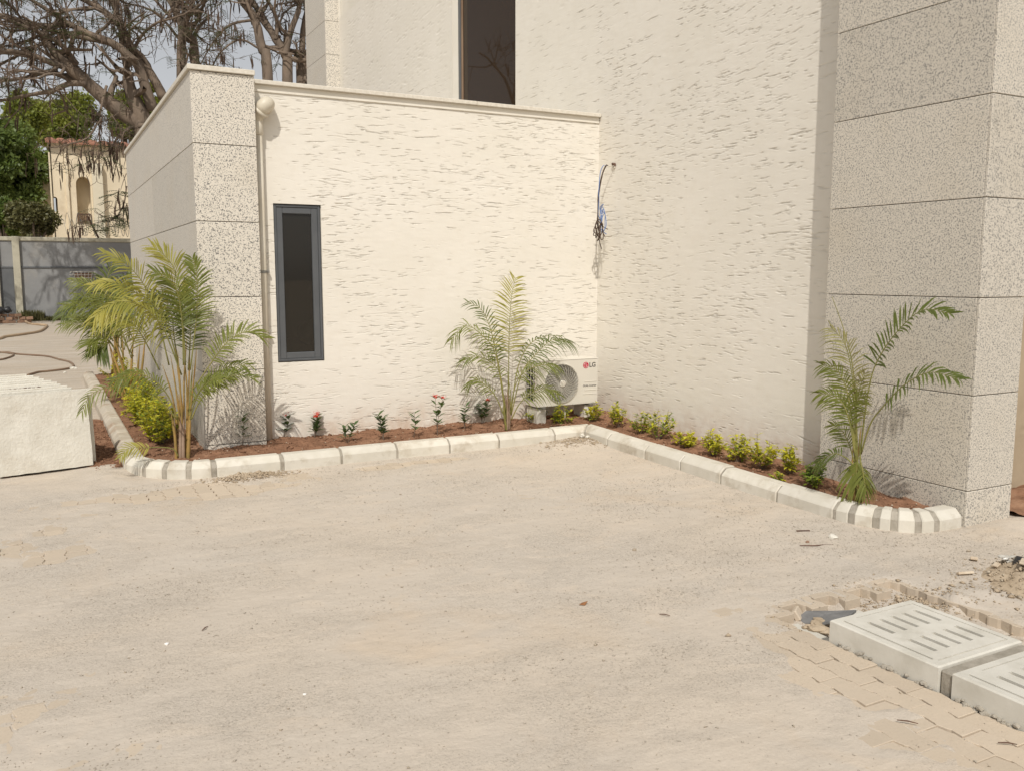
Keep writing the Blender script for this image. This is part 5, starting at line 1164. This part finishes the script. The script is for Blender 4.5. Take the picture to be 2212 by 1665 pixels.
# ================================================================== TREES
def T1(x, y): return (x/3, y/3)
class Tree:
    def __init__(s, name, loc, label, group): s.t = empty(name, loc, label, 'tree', group); s.limbs = MB(); s.tw = MB(); s.pods = MB(); s.lf = MB(); s.cnt = 0
    def limb(s, pts, r0, r1, kids=6, klen=1.6):
        C = spline(pts, 28); rad = [r0 + (r1 - r0)*k/28 for k in range(29)]
        C = [p + Vector((random.gauss(0, .02), random.gauss(0, .02), random.gauss(0, .02)))*(r0*2) for p in C]
        s.limbs.tube(C, rad, 9)
        for _ in range(kids):
            k = random.randint(6, 27); T = (C[min(28, k+1)] - C[k-1]).normalized()
            d = (T*.8 + Vector((random.gauss(0, .6), random.gauss(0, .6), random.gauss(.1, .5)))).normalized(); s.grow(C[k], d, klen*random.uniform(.6, 1.2), rad[k]*.55, 1)
        s.grow(C[-1], (C[-1] - C[-3]).normalized(), klen, r1, 1)
    def grow(s, p, d, L, r, lev):
        if s.cnt > 2000: return
        s.cnt += 1
        n = 5 if lev < 3 else 3; C = [Vector(p)]
        for k in range(n):
            d = (d + Vector((random.gauss(0, .22), random.gauss(0, .22), random.gauss(-.02 if lev > 2 else .03, .22)))).normalized(); C.append(C[-1] + d*(L/n))
        r1 = max(.006, r*.55); (s.limbs if lev == 1 and r > .05 else s.tw).tube(C, [r + (r1 - r)*k/n for k in range(n + 1)], 6 if lev < 2 else 3, False)
        if lev < 4:
            for k in range(random.choice([1, 2, 2, 3]) if lev > 1 else 3):
                q = random.randint(1, n); dd = (d*.6 + Vector((random.gauss(0, .65), random.gauss(0, .65), random.gauss(.05, .45)))).normalized(); s.grow(C[q], dd, L*random.uniform(.5, .8), max(.008, r*.5), lev + 1)
        else:
            if random.random() < .34: s.pod(C[-1], random.randint(1, 2))
            if random.random() < .30: s.spray(C[-1], d)
    def pod(s, p, n):
        for _ in range(n):
            L = random.uniform(.28, .55); a = random.uniform(0, 6.3); b = Vector((math.cos(a), math.sin(a), 0))*.08; q = p + Vector((random.gauss(0, .05), random.gauss(0, .05), 0)); w_ = Vector((-math.sin(a + .7), math.cos(a + .7), 0))*.024; th = Vector((math.cos(a + .7), math.sin(a + .7), 0))*.008
            st = [q, q + b*.5 + Vector((0, 0, -L*.35)), q + b*.9 + Vector((0, 0, -L*.7)), q + b*.7 + Vector((0, 0, -L))]
            vs = []
            for i, c in enumerate(st): k = (.4, 1, 1, .3)[i]; vs += [c - w_*k, c - th, c + w_*k, c + th]
            s.pods.add(vs, [(i*4 + j, i*4 + (j+1) % 4, i*4 + 4 + (j+1) % 4, i*4 + 4 + j) for i in range(3) for j in range(4)])
    def spray(s, p, d, sc=1.0):
        for _ in range(random.randint(1, 3)):
            a = random.uniform(0, 6.3); dd = Vector((math.cos(a), math.sin(a), random.uniform(-.5, .15))).normalized(); L = random.uniform(.3, .5)*sc; sd = dd.cross(Vector((0, 0, 1))).normalized()
            for k in range(7):
                c = p + dd*(L*(k + 1)/7) - Vector((0, 0, .1*(k/7)**2))
                for g in (-1, 1):
                    e = c + sd*g*.10*sc + dd*.05*sc - Vector((0, 0, .02)); w_ = dd*.016*sc; s.lf.add([c - w_*.6, c + w_*.6, (c + e)/2 + w_, e, (c + e)/2 - w_], [(0, 1, 2, 4), (4, 2, 3)])
    def done(s):
        s.limbs.build('trunk', MT['bark'], s.t, True); o = s.tw.build('branches', MT['twig'], s.t); tag(o, kind='stuff')
        if s.pods.v: tag(s.pods.build('seed_pods', MT['pod'], s.t), kind='stuff')
        if s.lf.v: tag(s.lf.build('crown', MT['feather_leaf'], s.t), kind='stuff')
def tp(lst, d0, d1=None):
    d1 = d0 if d1 is None else d1; return [ond(*T1(x, y), d0 + (d1 - d0)*k/max(1, len(lst) - 1)) for k, (x, y) in enumerate(lst)]
G = 'bare flame trees behind the annex'
t1 = Tree('flame_tree', ond(325, 690, 28), 'big bare flame tree with massive limbs and brown seed pods', G)
t1.limb([ond(335, 700, 28), ond(330, 500, 28), ond(318, 330, 28), ond(308, 275, 28)], .36, .29, 0)
t1.limb(tp([(925, 830), (830, 760), (700, 660), (600, 570), (525, 505)], 28, 27.2), .26, .18, 2)
t1.limb(tp([(525, 505), (430, 440), (330, 410), (180, 350), (0, 330)], 27.2, 26), .13, .05, 6)
t1.limb(tp([(530, 530), (430, 500), (300, 470), (150, 510), (-30, 530)], 27.2, 28.5), .11, .045, 5)
t1.limb(tp([(560, 545), (450, 545), (340, 590), (200, 615), (-20, 660)], 27.2, 26.5), .10, .04, 5)
t1.limb(tp([(990, 720), (935, 540), (880, 410), (740, 290), (560, 215), (440, 150), (300, 60)], 28, 27), .18, .06, 6)
t1.limb(tp([(1060, 640), (990, 500), (905, 380), (830, 270), (770, 150), (740, -40)], 28.5, 28), .16, .07, 5)
t1.limb(tp([(905, 770), (850, 560), (820, 440), (790, 300), (770, 130), (700, -30)], 28, 28.6), .11, .06, 5)
t1.limb(tp([(770, 160), (650, 60), (500, -20)], 28, 27.5), .12, .07, 3)
t1.limb(tp([(740, 290), (560, 250), (420, 240), (240, 300), (60, 390)], 27.6, 26.6), .09, .04, 7)
t1.limb(tp([(440, 160), (260, 170), (120, 130), (-30, 90)], 27.3, 26.4), .10, .05, 6)
t1.limb(tp([(500, 420), (380, 280), (200, 190), (0, 110)], 27.2, 26), .09, .04, 6)
t1.limb(tp([(690, 560), (660, 680), (630, 800), (560, 900), (430, 940)], 27.4, 26.2), .045, .02, 7, .8)
t1.limb(tp([(830, 440), (900, 260), (1000, 160), (1120, 120)], 28.2, 27.5), .06, .03, 5, 1.1)
t1.limb(tp([(900, 800), (820, 850), (760, 900), (700, 980)], 28, 26.5), .05, .02, 6, .8)
for (x, y, n) in [(360, 1130, 3), (430, 1000, 4), (480, 980, 5), (560, 1010, 6), (600, 1060, 6), (500, 1120, 7), (640, 980, 5), (700, 1000, 8), (740, 1010, 12), (760, 1060, 12), (730, 1090, 12), (770, 980, 8), (800, 1150, 4), (550, 1070, 6), (660, 1080, 5), (780, 1300, 4), (400, 950, 3), (345, 1160, 2)]:
    p = ond(*T1(x, y - 60), 26.6 + random.uniform(-.4, .4))
    for _ in range((n + 1)//2): t1.pod(p + Vector((random.gauss(0, .16), random.gauss(0, .16), random.gauss(0, .14))), 1)
    t1.tw.tube(spline([p + Vector((random.uniform(-.3, .5), 0, random.uniform(.5, .9))), p + Vector((.1, 0, .3)), p], 8), [.02*(1 - .08*k) for k in range(9)], 4)
    t1.spray(p, Vector((0, 0, -1)), 1.1)
t1.limb(tp([(820, 1210), (800, 1330), (740, 1420), (650, 1440)], 27, 26), .025, .012, 2, .5)
for (x, y) in [(650, 1430), (700, 1410), (740, 1400), (780, 1390), (620, 1450), (750, 1260), (780, 1240), (690, 1470), (760, 1450)]:
    for _ in range(3): t1.spray(ond(*T1(x, y), 26.3), Vector((0, 0, -1)), 1.2)
t1.done()
t2 = Tree('flame_tree', ond(400, 690, 30), 'slim flame tree with two upright stems rising behind the granite corner', G)
t2.limb([ond(395, 700, 30)] + tp([(1175, 450), (1180, 280), (1170, 150), (1110, 20), (1080, -40)], 30), .17, .09, 5)
t2.limb([ond(425, 700, 30)] + tp([(1265, 420), (1215, 250), (1160, 120), (1120, 30)], 30.5, 30), .17, .08, 4)
t2.limb(tp([(1175, 170), (1230, 90), (1250, -30)], 30), .10, .06, 4); t2.limb(tp([(1215, 250), (1290, 110), (1340, -20)], 30.3), .07, .04, 4)
t2.limb(tp([(1180, 280), (1050, 120), (960, 60), (850, 30)], 30.2, 29), .05, .025, 6, 1.2)
t2.done()
t3 = Tree('flame_tree', ond(600, 690, 30), 'multi stemmed flame tree seen between granite corner and main house', G)
t3.limb([ond(590, 700, 30)] + tp([(1735, 510), (1700, 330), (1650, 130), (1560, 0), (1500, -60)], 30), .20, .10, 6)
t3.limb([ond(622, 700, 30.5)] + tp([(1865, 520), (1850, 360), (1790, 260), (1700, 110), (1630, 0)], 30.5), .21, .08, 5)
t3.limb(tp([(1850, 360), (1880, 220), (1930, 80), (1960, -40)], 30.4), .12, .07, 4)
t3.limb([ond(655, 700, 31)] + tp([(1945, 530), (1960, 400), (1960, 220), (1990, 60)], 31), .17, .08, 4)
t3.limb([ond(668, 700, 31)] + tp([(1985, 530), (2000, 350), (2050, 180), (2080, 40)], 31), .15, .08, 4)
t3.limb(tp([(1790, 260), (1790, 120), (1720, -20)], 30.4), .08, .05, 4); t3.limb(tp([(1700, 330), (1560, 260), (1440, 330), (1380, 420)], 30, 29), .04, .02, 6, 1.1); t3.limb(tp([(1650, 130), (1500, 160), (1400, 250), (1320, 380)], 30, 29), .05, .02, 6, 1.1)
t3.done()
t4 = Tree('flame_tree', (-5.4, 29, 0), 'flame tree mirrored in the upper window, beyond the yard side', G)
t4.limb([(-5.4, 29, -.1), (-5.2, 29, 2), (-5.6, 29, 3.6)], .34, .26, 0)
for q in ((-9, 28, 7.5), (-6.5, 30, 9), (-3.8, 28, 8), (-2.6, 30, 6.6), (-8, 30, 6.2)): t4.limb([(-5.6, 29, 3.5), Vector((-5.6, 29, 3.5)).lerp(Vector(q), .5) + Vector((0, 0, .7)), q], .16, .05, 6)
t4.done()

def leafy(name, label, u, v, dep, ru, rv, n, mat, trunk=True, ls=.16, clumps=26, group='green trees beyond the compound wall'):
    """evergreen crown: leaf blades gathered in clumps through an uneven volume"""
    c = ond(u, v, dep); k = dep/1920; rx, rz = ru*k, rv*k; t = empty(name, (c.x, c.y, 0), label, 'tree', group)
    cl = []
    for _ in range(clumps):
        a, b = random.uniform(0, 6.3), random.uniform(-1, 1); r = random.uniform(.35, .95)
        cl.append((c + Vector((math.cos(a)*math.sqrt(1-b*b)*rx*r, math.sin(a)*math.sqrt(1-b*b)*rx*.8*r, b*rz*r)), random.uniform(.22, .42)*min(rx, rz)))
    ci = RNG.integers(0, clumps, n); cc = np.array([list(q[0]) for q in cl])[ci]; cr = np.array([q[1] for q in cl])[ci]
    dv = RNG.normal(0, 1, (n, 3)); dv /= np.linalg.norm(dv, axis=1)[:, None]; P = cc + dv*(cr*RNG.uniform(.55, 1.05, n))[:, None]
    d = RNG.normal(0, 1, (n, 3)) + dv*.8 + np.array([0, 0, -.5]); d /= np.linalg.norm(d, axis=1)[:, None]; s = np.cross(d, RNG.normal(0, 1, (n, 3))); s /= np.linalg.norm(s, axis=1)[:, None]
    L = RNG.uniform(.6, 1.2, n)[:, None]*ls; V = np.stack([P, P + d*L*.5 + s*L*.28, P + d*L, P + d*L*.5 - s*L*.28], 1)
    F = np.arange(n*4).reshape(n, 4); o = np_mesh('crown', V.reshape(-1, 3), F, MT[mat], t, False); tag(o, kind='stuff')
    mb = MB(); mb.tube([(c.x, c.y, -.1), (c.x + .1, c.y, c.z*.5), (c.x, c.y, c.z)], [.22, .17, .08], 8)
    for q in cl[::3]: mb.tube([(c.x, c.y, c.z*.55), tuple((Vector((c.x, c.y, c.z*.6)) + q[0])/2 + Vector((0, 0, .1))), tuple(q[0])], [.08, .05, .02], 5)
    mb.build('trunk', MT['bark'], t, True)
leafy('mango_tree', 'dense dark green tree filling the gap beside the cream house', 30, 395, 42, 85, 120, 26000, 'tree_leaf', ls=.24, clumps=44)
leafy('mango_tree', 'dark green tree at the picture edge above the compound wall', -40, 330, 40, 75, 130, 16000, 'tree_leaf', ls=.24, clumps=34)
leafy('bushy_tree', 'lime green bushy tree rising behind the cream house roof', 130, 260, 56, 78, 62, 20000, 'tree_leaf_lime', ls=.26, clumps=30)
leafy('bushy_tree', 'tall narrow lime green tree behind the big flame tree limb', 268, 250, 58, 32, 75, 11000, 'tree_leaf_lime', ls=.26, clumps=22)
leafy('bushy_tree', 'narrow lime green tree close to the granite corner coping', 330, 235, 60, 26, 50, 7000, 'tree_leaf_lime', ls=.26, clumps=16)
leafy('bushy_tree', 'yellowish green tree above the dark one by the roof', 60, 260, 50, 55, 60, 12000, 'tree_leaf_lime', ls=.24, clumps=22)
leafy('bushy_tree', 'shady green tree glimpsed low behind the flame tree stems', 670, 150, 52, 28, 40, 6000, 'tree_leaf', ls=.24, clumps=14)
leafy('scrub_bush', 'tangled dry scrub bush on the compound wall top', 70, 470, 37.5, 52, 42, 6500, 'weed', ls=.16, clumps=20, group='scrub beyond the compound wall')
leafy('scrub_bush', 'green scrub bush low at the picture edge above the compound wall', 8, 470, 38, 40, 46, 6000, 'tree_leaf', ls=.2, clumps=18, group='scrub beyond the compound wall')
